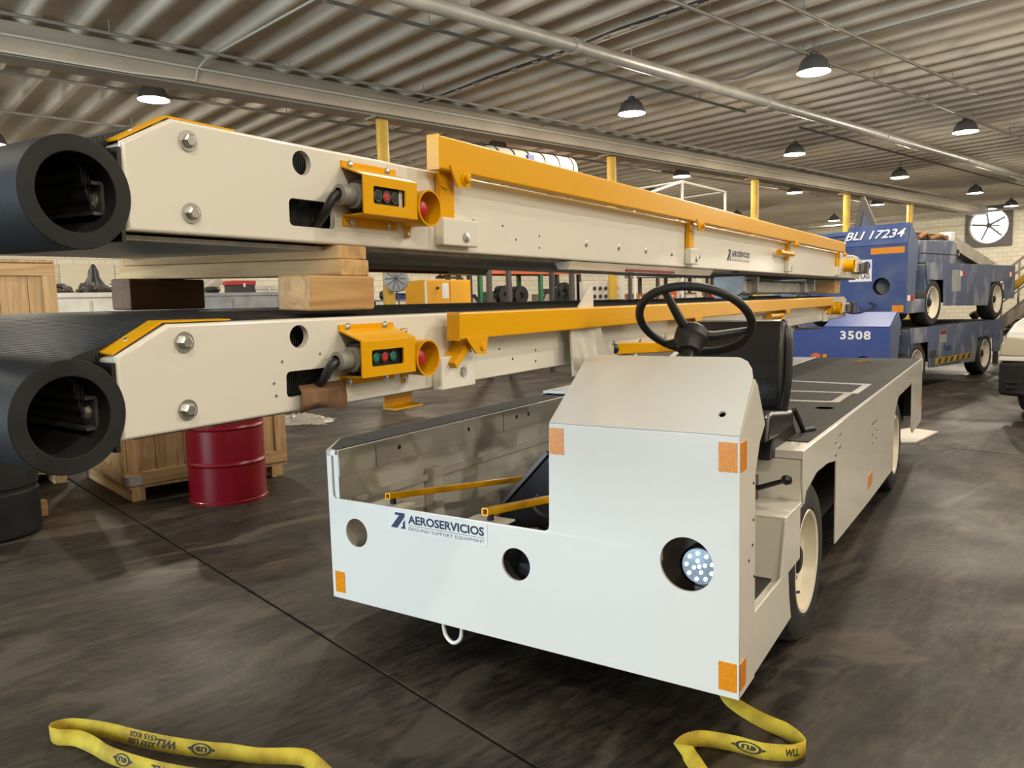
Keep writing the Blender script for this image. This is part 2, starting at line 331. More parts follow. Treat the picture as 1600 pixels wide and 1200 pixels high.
def lettering(name, txt, m, parent, o, ex, ey, w, h, bold=0.0, shear=0.0, spacing=1.0, mb=None):
    vs, fs = textmesh(txt, 1.0, bold, shear, spacing); vs = fit(vs, w, h); o = Vector(o); ex = Vector(ex); ey = Vector(ey)
    b = mb or MB(); b.add([o + ex*v.x + ey*v.y for v in vs], fs)
    if mb is None: return obj(name, b, m, parent, smooth=0)
def logo(parent, o, ex, ey, w, h, back=True):
    """the emblem and the two lines of lettering, w wide and h tall, lower-left at o"""
    o = Vector(o); ex = Vector(ex); ey = Vector(ey); nn = ex.cross(ey)
    if back:
        dm = MB().plate([(-0.03*w, -0.12*h), (1.03*w, -0.12*h), (1.03*w, 1.12*h), (-0.03*w, 1.12*h)], [], (ex, ey, nn), 0, 0.0006); dm.v = [v + o for v in dm.v]
        obj('decal', dm, 'decalwhite', parent)
    if back: o = o + nn*0.0010
    e = MB()
    k = lambda pts: [(p[0]*w, p[1]*h) for p in pts]
    for poly in ([(0.0, 0.06), (0.075, 0.06), (0.165, 0.78), (0.165, 0.98), (0.055, 0.98), (0.055, 0.82), (0.10, 0.82)], [(0.11, 0.06), (0.165, 0.06), (0.165, 0.60), (0.14, 0.42), (0.14, 0.22)]):
        e.add([o + ex*p[0] + ey*p[1] for p in k(poly)], [tuple(range(len(poly)))])
    obj('emblem', e, 'navy', parent, smooth=0)
    lettering('lettering', 'AEROSERVICIOS', 'navy', parent, o + ex*(0.2*w) + ey*(0.42*h), ex, ey, 0.8*w, 0.50*h, bold=0.035)
    lettering('lettering', 'GROUND SUPPORT EQUIPMENT', 'navy', parent, o + ex*(0.2*w), ex, ey, 0.8*w, 0.22*h, spacing=1.15)
    obj('rule_line', MB().add([o + ex*(a*w) + ey*(b*h) for a, b in ((0.2, 0.31), (1, 0.31), (1, 0.335), (0.2, 0.335))], [(0, 1, 2, 3)]), 'navy', parent, smooth=0)
X, Y, Z = Vector((1, 0, 0)), Vector((0, 1, 0)), Vector((0, 0, 1))
# ------------------------------------------------------------------ the hall
def hb(mb, b0, b1, c0, c1, z0, z1): return mb.box((-c0, b0, z0), (-c1, b1, z1))
B0, B1, C0, C1 = -9.0, 41.5, -11.0, 24.0
fl = struct('floor', hb(MB(), B0, B1, C0, C1, -0.20, -0.012), 'steel_dark')
bj = onz(300, 867, 0).dot(bv)
bs = [B0, bj-6.2, bj, bj+6.2, bj+12.4, bj+18.6, bj+24.8, B1]; cs = [C0, -3.0, 10.5, C1]
for i in range(len(bs)-1):
    for j in range(len(cs)-1):
        g = 0.006
        obj('slab', hb(MB(), bs[i]+g, bs[i+1]-g, cs[j]+g, cs[j+1]-g, -0.012, 0.0), 'concrete', fl, bevel=0.004, seg=1)
# ribbed deck of the roof
ZR, ZD, PT = 5.40, 5.55, 0.615
prof = []; x = B0
while x < B1:
    prof += [(x, ZD), (x+0.14, ZD+0.006), (x+0.28, ZD), (x+0.31, ZD-0.03), (x+0.37, ZR+0.03), (x+0.395, ZR), (x+0.45, ZR-0.005), (x+0.505, ZR), (x+0.53, ZR+0.03), (x+0.59, ZD-0.03)]; x += PT
prof.append((x, ZD))
cm = MB(); n = len(prof)
cm.add([(-C0, p[0], p[1]) for p in prof] + [(-C1, p[0], p[1]) for p in prof], [(i, i+1, n+i+1, n+i) for i in range(n-1)])
hb(cm, B0, B1, C0, C1, ZD+0.02, ZD+0.15)
struct('ceiling', cm, 'ceil', smooth=50)
struct('trim_1', hb(MB(), B0, B1, 12.45, 13.10, 5.0, 5.41), 'girder', bevel=0.02)
struct('trim_2', hb(MB(), B0, B1, -4.3, -3.7, 5.0, 5.41), 'girder', bevel=0.02)
struct('wall_left', hb(MB(), B0, B1, C1, C1+0.2, 0, 5.7), 'block_y')
struct('wall_right', hb(MB(), B0, B1, C0-0.2, C0, 0, 5.7), 'block_y')
# far wall with the fan opening, near wall with the open dock door
fan = onb(1545.5, 352.5, B1); fc = fan.dot(cv); fz = fan.z
def wallplate(name, b0, b1, hole):
    mb = MB().plate([(-C1-0.2, 0), (-C0+0.2, 0), (-C0+0.2, 5.7), (-C1-0.2, 5.7)], [hole], 'y', b0, b1); return struct(name, mb, 'block_x')
wallplate('wall_back', B1, B1+0.2, circ(-fc, fz, 0.80, 40))
wallplate('wall_front', B0-0.2, B0, [(-7.2, 0.01), (-0.8, 0.01), (-0.8, 4.3), (-7.2, 4.3)])
struct('ground_outside', hb(MB(), B0-14, B0-0.2, C0, C1, -0.2, -0.005), 'concrete')
# wall fan
t = thing('wall_fan', 'large round exhaust fan in a dark square frame high on the far wall', 'fan', hall(B1-0.02, fc, fz), -A)
obj('fan_frame', MB().plate([(-0.98, -0.98), (0.98, -0.98), (0.98, 0.98), (-0.98, 0.98)], [circ(0, 0, 0.84, 40)], 'y', -0.10, 0.0), 'steel_dark', t)
obj('daylight_opening', MB().cyl((0, 0.16, 0), (0, 0.17, 0), 0.80, 40), 'sky_glow', t)
for k in range(11):
    z = -0.7 + k*0.14; hw = math.sqrt(max(0.66 - z*z, 0.02)); obj('louvre', MB().box((0.0, 0.06, z-0.014), (hw, 0.12, z+0.014)), 'benchgrey', t)
for k in range(5):
    a = k*2*PI/5 + 0.5; d = Vector((math.cos(a), 0, math.sin(a))); obj('fan_blade', MB().bar(d*0.08 - Y*0.02, d*0.74 + Y*0.03, 0.10, 0.012, (0.3, 1, 0.1)), 'benchgrey', t)
obj('hub', MB().cyl((0, -0.08, 0), (0, 0.05, 0), 0.11), 'steel_dark', t)
obj('motor_bracket', MB().bar((-0.84, -0.04, 0.1), (0.84, -0.04, -0.1), 0.04, 0.04), 'steel_dark', t)
# yellow columns under the girder
cols = [8.3, 14.9, 21.5, 27.6, 33.2]
cw = ['nearest, with a grey fan bolted on', 'second along the girder, rising behind the yellow rail', 'third along the girder, behind the far half of the yellow rail', 'fourth along the girder, just left of the numbered blue hood', 'farthest, just right of the numbered blue hood']
for bpos, wd in zip(cols, cw):
    t = thing('support_column', 'yellow steel pipe column, ' + wd, 'column', hall(bpos, 12.78), -A, 'yellow columns under the girder')
    obj('shaft', MB().cyl((0, 0, 0.02), (0, 0, 4.97), 0.115, 20), 'yellow_dull', t)
    obj('base_plate', MB().box((-0.2, -0.2, 0), (0.2, 0.2, 0.02)), 'steel_dark', t)
    obj('cap_plate', MB().box((-0.2, -0.25, 4.97), (0.2, 0.25, 5.0)), 'girder', t)
# pipes and conduits under the deck
def pipe(name, label, cat, pts, r, m, n=10, group=None, hang=None):
    t = thing(name, label, cat, hall(*pts[0]), 0, group); o = hall(*pts[0])
    obj('run', MB().tube([hall(*p) - o for p in pts], r, n), m, t)
    if hang:
        a, b_ = Vector(pts[0]), Vector(pts[-1]); L = (b_-a).length; k = int(L/hang)
        for i in range(k):
            q = a + (b_-a)*((i+0.5)/k); w_ = hall(*q) - o; obj('hanger', MB().cyl(w_, w_ + Z*(ZR-q.z), 0.008, 6), m, t)
    return t
pipe('main_pipe', 'fat white water main running diagonally under the whole ceiling', 'pipe', [(-8, 7.95, 5.12), (40.5, 7.95, 5.12)], 0.10, 'duct', 16, hang=3.2)
for i in range(7):
    p = hall(3.2+5.3*i, 7.95, 5.12); tag(obj('pipe_coupling', MB().ring(p - bv*0.05, bv, 0.098, 0.118, 0.10, 20), 'duct'), 'raised coupling collar on the fat white water main, number %s from the camera end' % ['one', 'two', 'three', 'four', 'five', 'six', 'seven'][i], 'coupling', 'couplings on the water main')
sp = [(5.35, -2, 17.0, 'rightmost, ending above the nearest dome lamp'), (6.2, 8, 36, 'second from the right, beside the right dome lamps'), (8.85, 5.0, 14.5, 'left of the water main, ending at a stub'), (8.9, 16.8, 36, 'beyond the stub, left of the water main'), (11.62, 2, 33, 'just right of the girder'), (14.35, 1, 33, 'just left of the girder, past the column tops'), (17.1, 1, 12, 'farthest left, above the bumper roll')]
for c_, b0, b1, wd in sp:
    pipe('sprinkler_line', 'thin dark sprinkler pipe under the ceiling, ' + wd, 'pipe', [(b0, c_, 5.22), (b1, c_, 5.22)], 0.026, 'conduit', 8, 'sprinkler pipes', 2.4)
pipe('conduit_line', 'pale electrical conduit clipped along the girder face', 'conduit', [(-6, 12.40, 5.20), (40, 12.40, 5.20)], 0.018, 'pipewhite', 6)
pipe('conduit_line', 'thin dark conduit clipped under the edge of the girder', 'conduit', [(-6, 12.5, 4.97), (40, 12.5, 4.97)], 0.02, 'conduit', 6)
pipe('conduit_line', 'dark conduit crossing the ceiling to the nearest dome lamp', 'conduit', [(12.2, 13, 5.30), (12.15, 8.6, 5.30), (12.3, 7.6, 5.24), (12.05, 6.15, 5.32), (12.3, -2, 5.32)], 0.02, 'conduit', 6)
pipe('conduit_line', 'white conduit dropping from the deck to the girder above the left lamp', 'conduit', [(5.0, 9.0, 5.30), (4.8, 12.2, 5.30), (4.75, 12.42, 5.2), (4.7, 12.42, 5.02), (3.8, 12.42, 4.98), (0, 12.42, 4.98)], 0.018, 'pipewhite', 6)
pipe('far_pipe', 'long dark pipe crossing in front of the far wall below the ceiling', 'pipe', [(36.5, 23.5, 4.7), (36.5, -8, 4.75)], 0.05, 'conduit', 8)
t = thing('cable_bundle', 'tied bundle of dark cables crossing the ribs from the nearest column', 'cable', hall(8.9, 12.4, 5.3))
o_ = hall(8.9, 12.4, 5.3)
for k in range(3):
    pts = [hall(8.9+0.02*k+0.02*math.sin(i*1.3+k), 12.4-i*0.7, 5.31+0.012*(k % 2)-0.02*abs(math.sin(i*0.9))) - o_ for i in range(26)]
    obj('cable', MB().tube(pts, 0.012, 6), 'steel_dark', t)
for i in range(34):
    q = hall(8.92, 12.2-i*0.5, 5.30) - o_; obj('cable_tie', MB().box((q.x-0.05, q.y-0.02, q.z-0.045), (q.x+0.05, q.y+0.02, q.z-0.01)), 'conduit', t)
# pendant lamps
def lamp(b, c, label, z=4.95, k=1.0, visible=True):
    t = thing('pendant_lamp', label, 'lamp', hall(b, c, z), 0, 'dome lamps hung from the ceiling')
    obj('shade', MB().lathe([(0.255, 0), (0.25, 0.01), (0.235, 0.08), (0.20, 0.17), (0.14, 0.235), (0.07, 0.26), (0.07, 0.30), (0.045, 0.32), (0.0, 0.32)], (0, 0, 0), Z, 28), 'lampshade', t)
    obj('reflector', MB().lathe([(0.252, 0.002), (0.23, 0.08), (0.19, 0.168), (0.05, 0.21)], (0, 0, 0), Z, 28), 'pipewhite', t)
    obj('bulb', MB().lathe([(0.0, 0.075), (0.12, 0.080), (0.19, 0.095), (0.185, 0.13), (0.10, 0.16), (0.0, 0.165)], (0, 0, 0), Z, 20), 'bulb', t)
    obj('stem', MB().cyl((0, 0, 0.31), (0, 0, ZD-z+0.02), 0.012, 8), 'conduit', t)
    l = bpy.data.lights.new('lamp_light', 'POINT'); l.energy = LAMP_W*k; l.color = (1.0, 0.89, 0.72); l.shadow_soft_size = 0.09
    lo = bpy.data.objects.new('lamp_light', l); C.objects.link(lo); lo.parent = t; lo.location = (0, 0, 0.005)
for b, c, wd in [(12.07, 6.15, 'grey dome lamp, largest at upper right'), (19.3, 6.3, 'grey dome lamp at far upper right beside the sprinkler pipe'), (11.8, 9.6, 'small bright lamp in the middle of the ceiling left of the water main'),
                 (18.5, 9.9, 'bright lamp right of the third column, left of the water main'), (25.0, 9.95, 'small bright lamp above the exhaust fan side, below the water main'), (4.63, 14.17, 'dome lamp at upper left above the bumper roll'),
                 (12.4, 14.17, 'dark dome lamp just above the start of the yellow rail'), (19.6, 14.07, 'dark dome lamp above the white stair railing'), (26.2, 14.0, 'dark dome lamp between the third and fourth columns'),
                 (32.9, 13.96, 'dome lamp beside the farthest yellow column'), (21.2, 16.5, 'bright lamp low behind the white stair railing'), (31.5, 9.9, 'dome lamp in the far bay right of the farthest column'), (37.8, 10.5, 'tiny lamp near the far wall above the exhaust fan'),
                 (30.5, 19.0, 'bright lamp behind the third column in the far left bay'), (36.5, 17.5, 'small lamp in the far left bay before the far wall'), (26.0, 6.3, 'lamp far right beneath the end of the water main')]:
    lamp(b, c, wd, z=5.08 if 13.9 < c < 14.3 else 4.95)
for b, c in [(5.5, 2.7), (5.5, -0.8), (5.5, -4.6), (-1.0, -4.9), (5.5, -8.0), (0.5, -8.0), (12.0, 2.7), (12.0, -0.8), (4.8, 6.15), (-1.5, 9.7), (19.0, 2.2), (26, 2.0), (34, 3.0), (-2.0, 14), (3.0, 19), (13.0, 20)]:  # unseen lamps added for light, spaced roughly like the visible ceiling grid
    lamp(b, c, 'unseen dome lamp added outside the picture for light, roughly on the ceiling grid')
lamp(-1.0, -1.2, 'dimmed dome lamp added unseen behind the camera to brighten the tractor hood', k=0.55)  # extra unseen lamp, dimmed, added to lift the tractor hood
# ------------------------------------------------------------------ the white tractor
TO = Vector((-0.674, 2.292, 0.0))
def TX(px, py, x): return onx(px, py, TO.x + x) - TO
def TY(px, py, y): return ony(px, py, TO.y + y) - TO
def TZ(px, py, z): return onz(px, py, z) - TO
tug = thing('belt_loader_tractor', 'new white belt loader tractor with black deck, seat and steering wheel', 'tractor', TO)
FP = [(-1.763, 0.205), (0.0, 0.20), (0.0, 1.035), (-0.661, 1.035), (-0.664, 1.01), (-0.672, 0.67), (-0.676, 0.655), (-0.69, 0.646), (-1.725, 0.646), (-1.735, 0.655), (-1.737, 0.70), (-1.737, 0.828), (-1.763, 0.828)]
fp = obj('front_panel', MB().plate(FP, [circ(-1.608, 0.51, 0.061, 36), circ(-0.815, 0.504, 0.061, 36), circ(-0.169, 0.61, 0.0885, 44)], 'y', 0.0, 0.010), 'white', tug, bevel=0.003)
# sloping hood above the crease
hd = Vector((0, 0.20, 0.222)).normalized(); hl = 0.299
hoodm = MB().plate([(-0.661, 0), (0, 0)] + [(-0.001, 0.20), (-0.003, 0.225), (-0.012, 0.255), (-0.030, 0.283), (-0.052, 0.296), (-0.065, hl), (-0.560, hl), (-0.590, hl-0.004), (-0.612, hl-0.016)] , [circ(-0.068, 0.075, 0.0115, 20)], (X, hd, X.cross(hd)), 0.0, 0.010); hoodm.v = [v + Vector((0, 0.004, 1.030)) for v in hoodm.v]
obj('hood', hoodm, 'white', tug, bevel=0.003)
obj('side_plate', MB().plate([(0, 0.20), (0.176, 0.20), (0.176, 0.885), (0.227, 0.98), (0.289, 1.03), (0.197, 1.172), (0.165, 1.192), (0.008, 1.032)], [], 'x', -0.010, 0.0), 'white', tug, bevel=0.003)
for i, (y, z) in enumerate([(0.15, 0.86), (0.15, 0.74), (0.10, 0.62), (0.16, 0.55), (0.14, 0.66)]):
    obj('rivet', MB().lathe([(0.006, 0), (0.004, 0.003), (0.0, 0.004)], (0, y, z), X, 10), 'steel_dark', tug)
# inside of the cowl
obj('cowl_inner', MB().box((-0.655, 0.015, 0.205), (-0.63, 0.50, 1.0)), 'white', tug, bevel=0.003)
obj('dash_panel', MB().plate([(0.012, 0.95), (0.16, 1.16), (0.33, 1.10), (0.33, 1.08), (0.17, 1.13), (0.03, 0.95)], [], ((Y), (Z), (X)), -0.60, -0.03), 'black', tug)
obj('guide_fin', MB().plate([(0.18, 1.18), (0.165, 1.33), (0.17, 1.385), (0.265, 1.46), (0.315, 1.505), (0.335, 1.507), (0.345, 1.49), (0.345, 1.40), (0.40, 1.27), (0.42, 1.18)], [], 'x', -0.667, -0.655), 'white', tug, bevel=0.004)
obj('fin_gusset', MB().add([(-0.655, 0.345, 1.39), (-0.655, 0.38, 1.15), (-0.60, 0.44, 1.15), (-0.655, 0.41, 1.15), (-0.645, 0.35, 1.39)], [(0, 1, 2, 4), (4, 2, 3), (0, 3, 1)]), 'white', tug)
# headlight behind the right hole
lc = Vector((-0.135, 0.055, 0.60))
hl_ = obj('headlight', MB().lathe([(0.066, -0.03), (0.068, -0.02), (0.066, 0.03), (0.04, 0.06), (0.0, 0.06)], lc, Y, 32), 'black', tug)
obj('lens', MB().lathe([(0.0, -0.028), (0.058, -0.026), (0.060, -0.02)], lc, Y, 32), 'lens', hl_)
for ring_, rr in ((1, 0), (4, 0.019), (9, 0.043)):
    for k in range(ring_):
        a = 2*PI*k/ring_ + 0.3; q = lc + Vector((rr*math.cos(a), -0.028, rr*math.sin(a))); obj('diode', MB().lathe([(0.0065, 0), (0.006, -0.004), (0.0, -0.006)], q, Y, 10), 'led', hl_)
obj('lamp_bracket', MB().box((lc.x-0.02, 0.04, lc.z-0.11), (lc.x+0.02, 0.06, lc.z-0.06)), 'steel_dark', hl_)
obj('lamp_backing', MB().box((-0.30, 0.13, 0.45), (-0.02, 0.14, 0.80)), 'steel_dark', hl_)
obj('light_shroud', MB().cyl((-0.815, 0.10, 0.50), (-0.815, 0.16, 0.50), 0.10, 24).box((-0.84, 0.06, 0.44), (-0.78, 0.10, 0.49)), 'black_gloss', tug)
# amber reflectors
for (x0, z0, x1, z1) in [(-0.661, 0.927, -0.605, 1.019), (-0.064, 0.922, -0.007, 1.014), (-0.064, 0.223, -0.007, 0.316), (-1.745, 0.233, -1.69, 0.325)]:
    obj('reflector', MB().box((x0, -0.002, z0), (x1, 0.0, z1)), 'amber', tug)
for (y0, z0, y1, z1) in [(0.008, 0.922, 0.07, 1.012), (0.008, 0.226, 0.07, 0.314), (2.55, 0.31, 2.72, 0.39)]:
    obj('reflector', MB().box((0.0, y0, z0), (0.002, y1, z1)), 'amber', tug)
obj('reflector', MB().box((0.0, 5.60, 0.42), (0.002, 5.66, 0.50)), 'amber', tug)
logo(tug, (-1.413, -0.0008, 0.560), X, Z, 0.462, 0.070)
# tow ring
obj('tow_ring', MB().tube(smoothpath([(-1.185, 0.03, 0.25), (-1.185, 0.03, 0.19), (-1.175, 0.03, 0.145), (-1.14, 0.03, 0.122), (-1.105, 0.03, 0.145), (-1.095, 0.03, 0.19), (-1.095, 0.03, 0.25)], 5), 0.008, 10), 'white', tug)
# left bench
ZB = 0.852
obj('bench_top', MB().plate([(-1.712, 0.0), (-1.712, 2.02), (-1.92, 2.02), (-1.92, 0.235), (-1.765, 0.02)], [], 'z', ZB-0.02, ZB), 'white', tug, bevel=0.004)
for pts in ([(-1.720, 0.02), (-1.72, 0.238), (-1.905, 0.238), (-1.762, 0.03)], [(-1.72, 0.246), (-1.72, 1.25), (-1.905, 1.25), (-1.905, 0.246)], [(-1.72, 1.258), (-1.72, 2.0), (-1.905, 2.0), (-1.905, 1.258)]):
    obj('grip_strip', MB().plate(pts, [], 'z', ZB, ZB+0.003), 'grip', tug)
obj('side_wall', MB().plate([(-1.763, 0.0), (-1.92, 0.235), (-1.92, 5.6), (-1.905, 5.6), (-1.905, 0.24), (-1.752, 0.01)], [], 'z', 0.205, ZB), 'white', tug)
for (y0, y1) in ((0.012, 0.24), (0.248, 1.28), (1.288, 2.02)):
    obj('bench_apron', MB().box((-1.717, y0, 0.735), (-1.704, y1, ZB-0.001)), 'white', tug, bevel=0.003)
obj('bench_end', MB().box((-1.763, 0.0105, 0.60), (-1.708, 0.016, ZB-0.004)), 'white', tug)
obj('bench_inner', MB().box((-1.75, 0.012, 0.25), (-1.727, 2.02, 0.74)), 'white', tug)
for y in (0.40, 0.95, 1.42, 1.55):
    obj('bolt', MB().hexbolt((-1.704, y, 0.80), X, 0.008), 'steel_dark', tug)
obj('bay_post', MB().box((-1.727, 0.60, 0.25), (-1.67, 0.68, 0.66)), 'white', tug, bevel=0.004)
obj('bay_rail', MB().box((-1.727, 0.1, 0.60), (-1.70, 2.0, 0.63)), 'white', tug, bevel=0.004)
obj('bay_floor', MB().box((-1.73, 0.012, 0.24), (-0.66, 2.1, 0.26)), 'steel_dark', tug)
# two yellow square tubes lying in the bay
def sqtube(a, b, w_, name):
    a = Vector(a); b = Vector(b); d = (b-a).normalized(); e = d.cross(Z).normalized(); g = e.cross(d)
    mb = MB().plate(rrect(-w_/2, -w_/2, w_/2, w_/2, w_*0.2, 3), [rrect(-w_*0.33, -w_*0.33, w_*0.33, w_*0.33, w_*0.12, 3)], (e, g, d), 0, (b-a).length); mb.v = [v + a for v in mb.v]
    return obj(name, mb, 'yellow', tug)
t1a = TY(605.5, 775.5, 0.03); t1b = TX(812, 748, t1a.x); sqtube(t1a, t1a + (t1b-t1a)*1.35, 0.027, 'guide_tube')
t2a = TY(757.5, 800, 0.03); t2b = TX(858, 780, t2a.x); sqtube(t2a, t2a + (t2b-t2a)*3.0, 0.030, 'guide_tube')
for q in (t1a, t2a):
    obj('rubber_foot', MB().cyl((q.x+0.012, 0.05, q.z-0.035), (q.x+0.012, 0.05, q.z-0.014), 0.013, 14), 'rubber', tug)
    obj('foot_bracket', MB().box((q.x-0.08, 0.011, q.z-0.040), (q.x+0.09, 0.10, q.z-0.034)), 'white', tug)
# dark bulkhead of the cab behind the cut-out
bk = [TY(px, py, 0.62) for px, py in ((782, 792), (858, 706), (905, 650), (905, 900), (782, 900))]
obj('bulkhead', MB().plate([(q.x, q.z) for q in bk], [], 'y', 0.62, 0.63), 'black_gloss', tug)
obj('bulkhead_edge', MB().bar(bk[0] - Y*0.01, bk[1] - Y*0.01, 0.02, 0.016), 'steel_dark', tug)
obj('hose', MB().tube(smoothpath([TY(842, 775, 0.5), TY(835, 790, 0.45), TY(850, 806, 0.4), TY(880, 812, 0.4)]), 0.012, 8), 'black', tug)
# steering wheel
sc = P(1085, 501, 2.80) - TO; sn = Vector((0.06, -0.62, 0.78)).normalized(); sn = (Vector((-0.06, 0.62, 0.80))).normalized()
e1, e2 = perp(sn)
st = obj('steering_wheel', MB().tube([sc + (e1*math.cos(2*PI*k/48) + e2*math.sin(2*PI*k/48))*0.200 for k in range(49)], 0.0155, 12, False), 'wheelplastic', tug)
hubc = sc - sn*0.085
for (px, py) in ((1040, 455), (1170, 515), (1030, 548)):
    r = ray(px, py); q = CAM - TO; tt = (sc-q).dot(sn)/r.dot(sn); d = (q + r*tt - sc).normalized()
    obj('spoke', MB().tube([hubc + sn*0.02, hubc + d*0.08 + sn*0.035, sc + d*0.19 - sn*0.004], [0.021, 0.017, 0.013], 8), 'wheelplastic', st)
obj('hub', MB().lathe([(0.0, 0.05), (0.045, 0.048), (0.058, 0.035), (0.06, 0.0), (0.045, -0.02), (0.040, -0.05), (0.03, -0.055), (0.0, -0.055)], hubc, sn, 28), 'wheelplastic', st)
obj('steering_column', MB().tube([hubc - sn*0.05, hubc - sn*0.18, hubc - sn*0.27], [0.024, 0.026, 0.03], 14), 'black', tug)
# yellow control lever with a black knob, left of the column
la = P(958, 545, 3.25) - TO; lb = P(1090, 540, 3.9) - TO
obj('lever_bar', MB().bar(la, lb, 0.03, 0.05), 'yellow', tug, bevel=0.006)
obj('lever_knob', MB().lathe([(0.0, -0.02), (0.02, -0.016), (0.026, 0.0), (0.024, 0.02), (0.0, 0.022)], la, (la-lb), 20), 'black', tug)
# cab step, housing and lever
obj('step_side', MB().plate([(0.182, 0.205), (0.69, 0.215), (0.66, 0.30), (0.603, 0.62), (0.595, 0.62), (0.535, 0.42), (0.182, 0.42)], [], 'x', -0.012, -0.002), 'white', tug, bevel=0.003)
obj('step_floor', MB().box((-0.62, 0.03, 0.38), (-0.012, 0.62, 0.405)), 'white', tug)
obj('step_mat', MB().box((-0.60, 0.04, 0.405), (-0.04, 0.54, 0.412)), 'grip', tug)
obj('housing_lower', MB().plate([(0.55, 0.40), (0.60, 0.62), (0.85, 0.62), (0.85, 0.40)], [], 'x', -0.62, -0.006), 'white', tug, bevel=0.006)
obj('housing_upper', MB().box((-0.62, 0.866, 0.60), (-0.009, 0.90, 0.799)), 'white', tug, bevel=0.006)
obj('ledge', MB().box((-0.62, 0.60, 0.612), (-0.004, 0.861, 0.632)), 'white', tug, bevel=0.004)
ob_ = TY(1186, 762, 0.78); oe = TY(1229, 750, 0.74)
obj('gear_lever', MB().tube([ob_ - X*0.06, ob_, oe], [0.012, 0.011, 0.009], 10), 'black', tug)
obj('gear_knob', MB().lathe([(0.0, -0.022), (0.014, -0.017), (0.021, 0.0), (0.014, 0.017), (0.0, 0.022)], oe, X, 16), 'black', tug)
obj('lever_gate', MB().box((-0.24, 0.70, 0.622), (-0.17, 0.84, 0.73)), 'black_gloss', tug)
# side skirt with wheel arches, deck
RL = 5.74
SK = [(0.862, 0.835), (0.862, 0.70), (0.885, 0.615), (0.92, 0.66), (1.12, 0.70), (1.35, 0.695), (1.562, 0.667), (1.562, 0.262), (2.6, 0.222), (3.705, 0.20), (3.72, 0.52), (3.80, 0.62), (3.96, 0.695), (4.88, 0.70), (4.90, 0.32), (5.0, 0.262), (RL-0.03, 0.262), (RL, 0.30), (RL, 0.845)]
obj('side_skirt', MB().plate(SK, [], 'x', -0.008, 0.0), 'white', tug, bevel=0.002)
obj('side_skirt', MB().plate(SK, [], 'x', -0.95, -0.942), 'white', tug)
obj('rear_panel', MB().box((-1.92, RL-0.01, 0.30), (-0.002, RL-0.001, 0.84)), 'white', tug)
obj('deck_frame', MB().box((-0.942, 0.862, 0.80), (-0.002, RL, 0.838)), 'white', tug, bevel=0.006)
obj('deck_mat', MB().plate([(-0.915, 1.05), (-0.022, 1.05), (-0.022, RL-0.03), (-0.915, RL-0.03)], [], 'z', 0.838, 0.843), 'grip', tug)
obj('hatch_frame', MB().plate([(-0.66, 2.33), (-0.20, 2.33), (-0.13, 2.36), (-0.13, 2.80), (-0.10, 2.80), (-0.10, 3.36), (-0.66, 3.45)], [[(-0.64, 2.37), (-0.20, 2.37), (-0.175, 2.39), (-0.175, 2.80), (-0.64, 2.80)], [(-0.64, 2.84), (-0.145, 2.84), (-0.145, 3.30), (-0.64, 3.40)]], 'z', 0.843, 0.8455), 'white', tug)
obj('deck_hole', MB().lathe([(0.0, 0), (0.045, 0.0), (0.05, 0.002)], (-0.16, 2.10, 0.843), Z, 24), 'black', tug)
obj('deck_latch', MB().box((-0.50, 5.12, 0.843), (-0.42, 5.18, 0.856)).tube([(-0.42, 5.15, 0.85), (-0.36, 5.16, 0.85)], 0.006, 6), 'card', tug)
for (cy_, cz_) in ((1.53, 0.765), (4.60, 0.765)):
    for a, b in ((0, 0), (0.10, 0.02), (0, -0.06), (0.10, -0.04)):
        obj('bolt', MB().hexbolt((0, cy_+a, cz_+b), X, 0.009), 'zinc', tug)
obj('fold_line', MB().box((0.0, 2.66, 0.675), (0.0015, 2.90, 0.681)), 'black', tug)
for a, b in ((2.70, 0.61), (2.84, 0.62), (2.70, 0.56), (2.84, 0.57)): obj('bolt', MB().lathe([(0.006, 0), (0.005, 0.004), (0, 0.005)], (0, a, b), X, 10), 'steel_dark', tug)
obj('chassis', MB().box((-0.90, 0.9, 0.30), (-0.12, 5.5, 0.78)), 'black', tug)
obj('chassis_left', MB().box((-1.85, 2.1, 0.28), (-0.96, 5.6, 0.70)), 'steel_dark', tug)
obj('bed_plate', MB().box((-1.90, 2.06, 0.86), (-0.97, 3.2, 0.875)), 'galv', tug)
obj('bed_box', MB().box((-1.86, 2.1, 0.70), (-1.0, 4.9, 0.86)), 'black_gloss', tug)
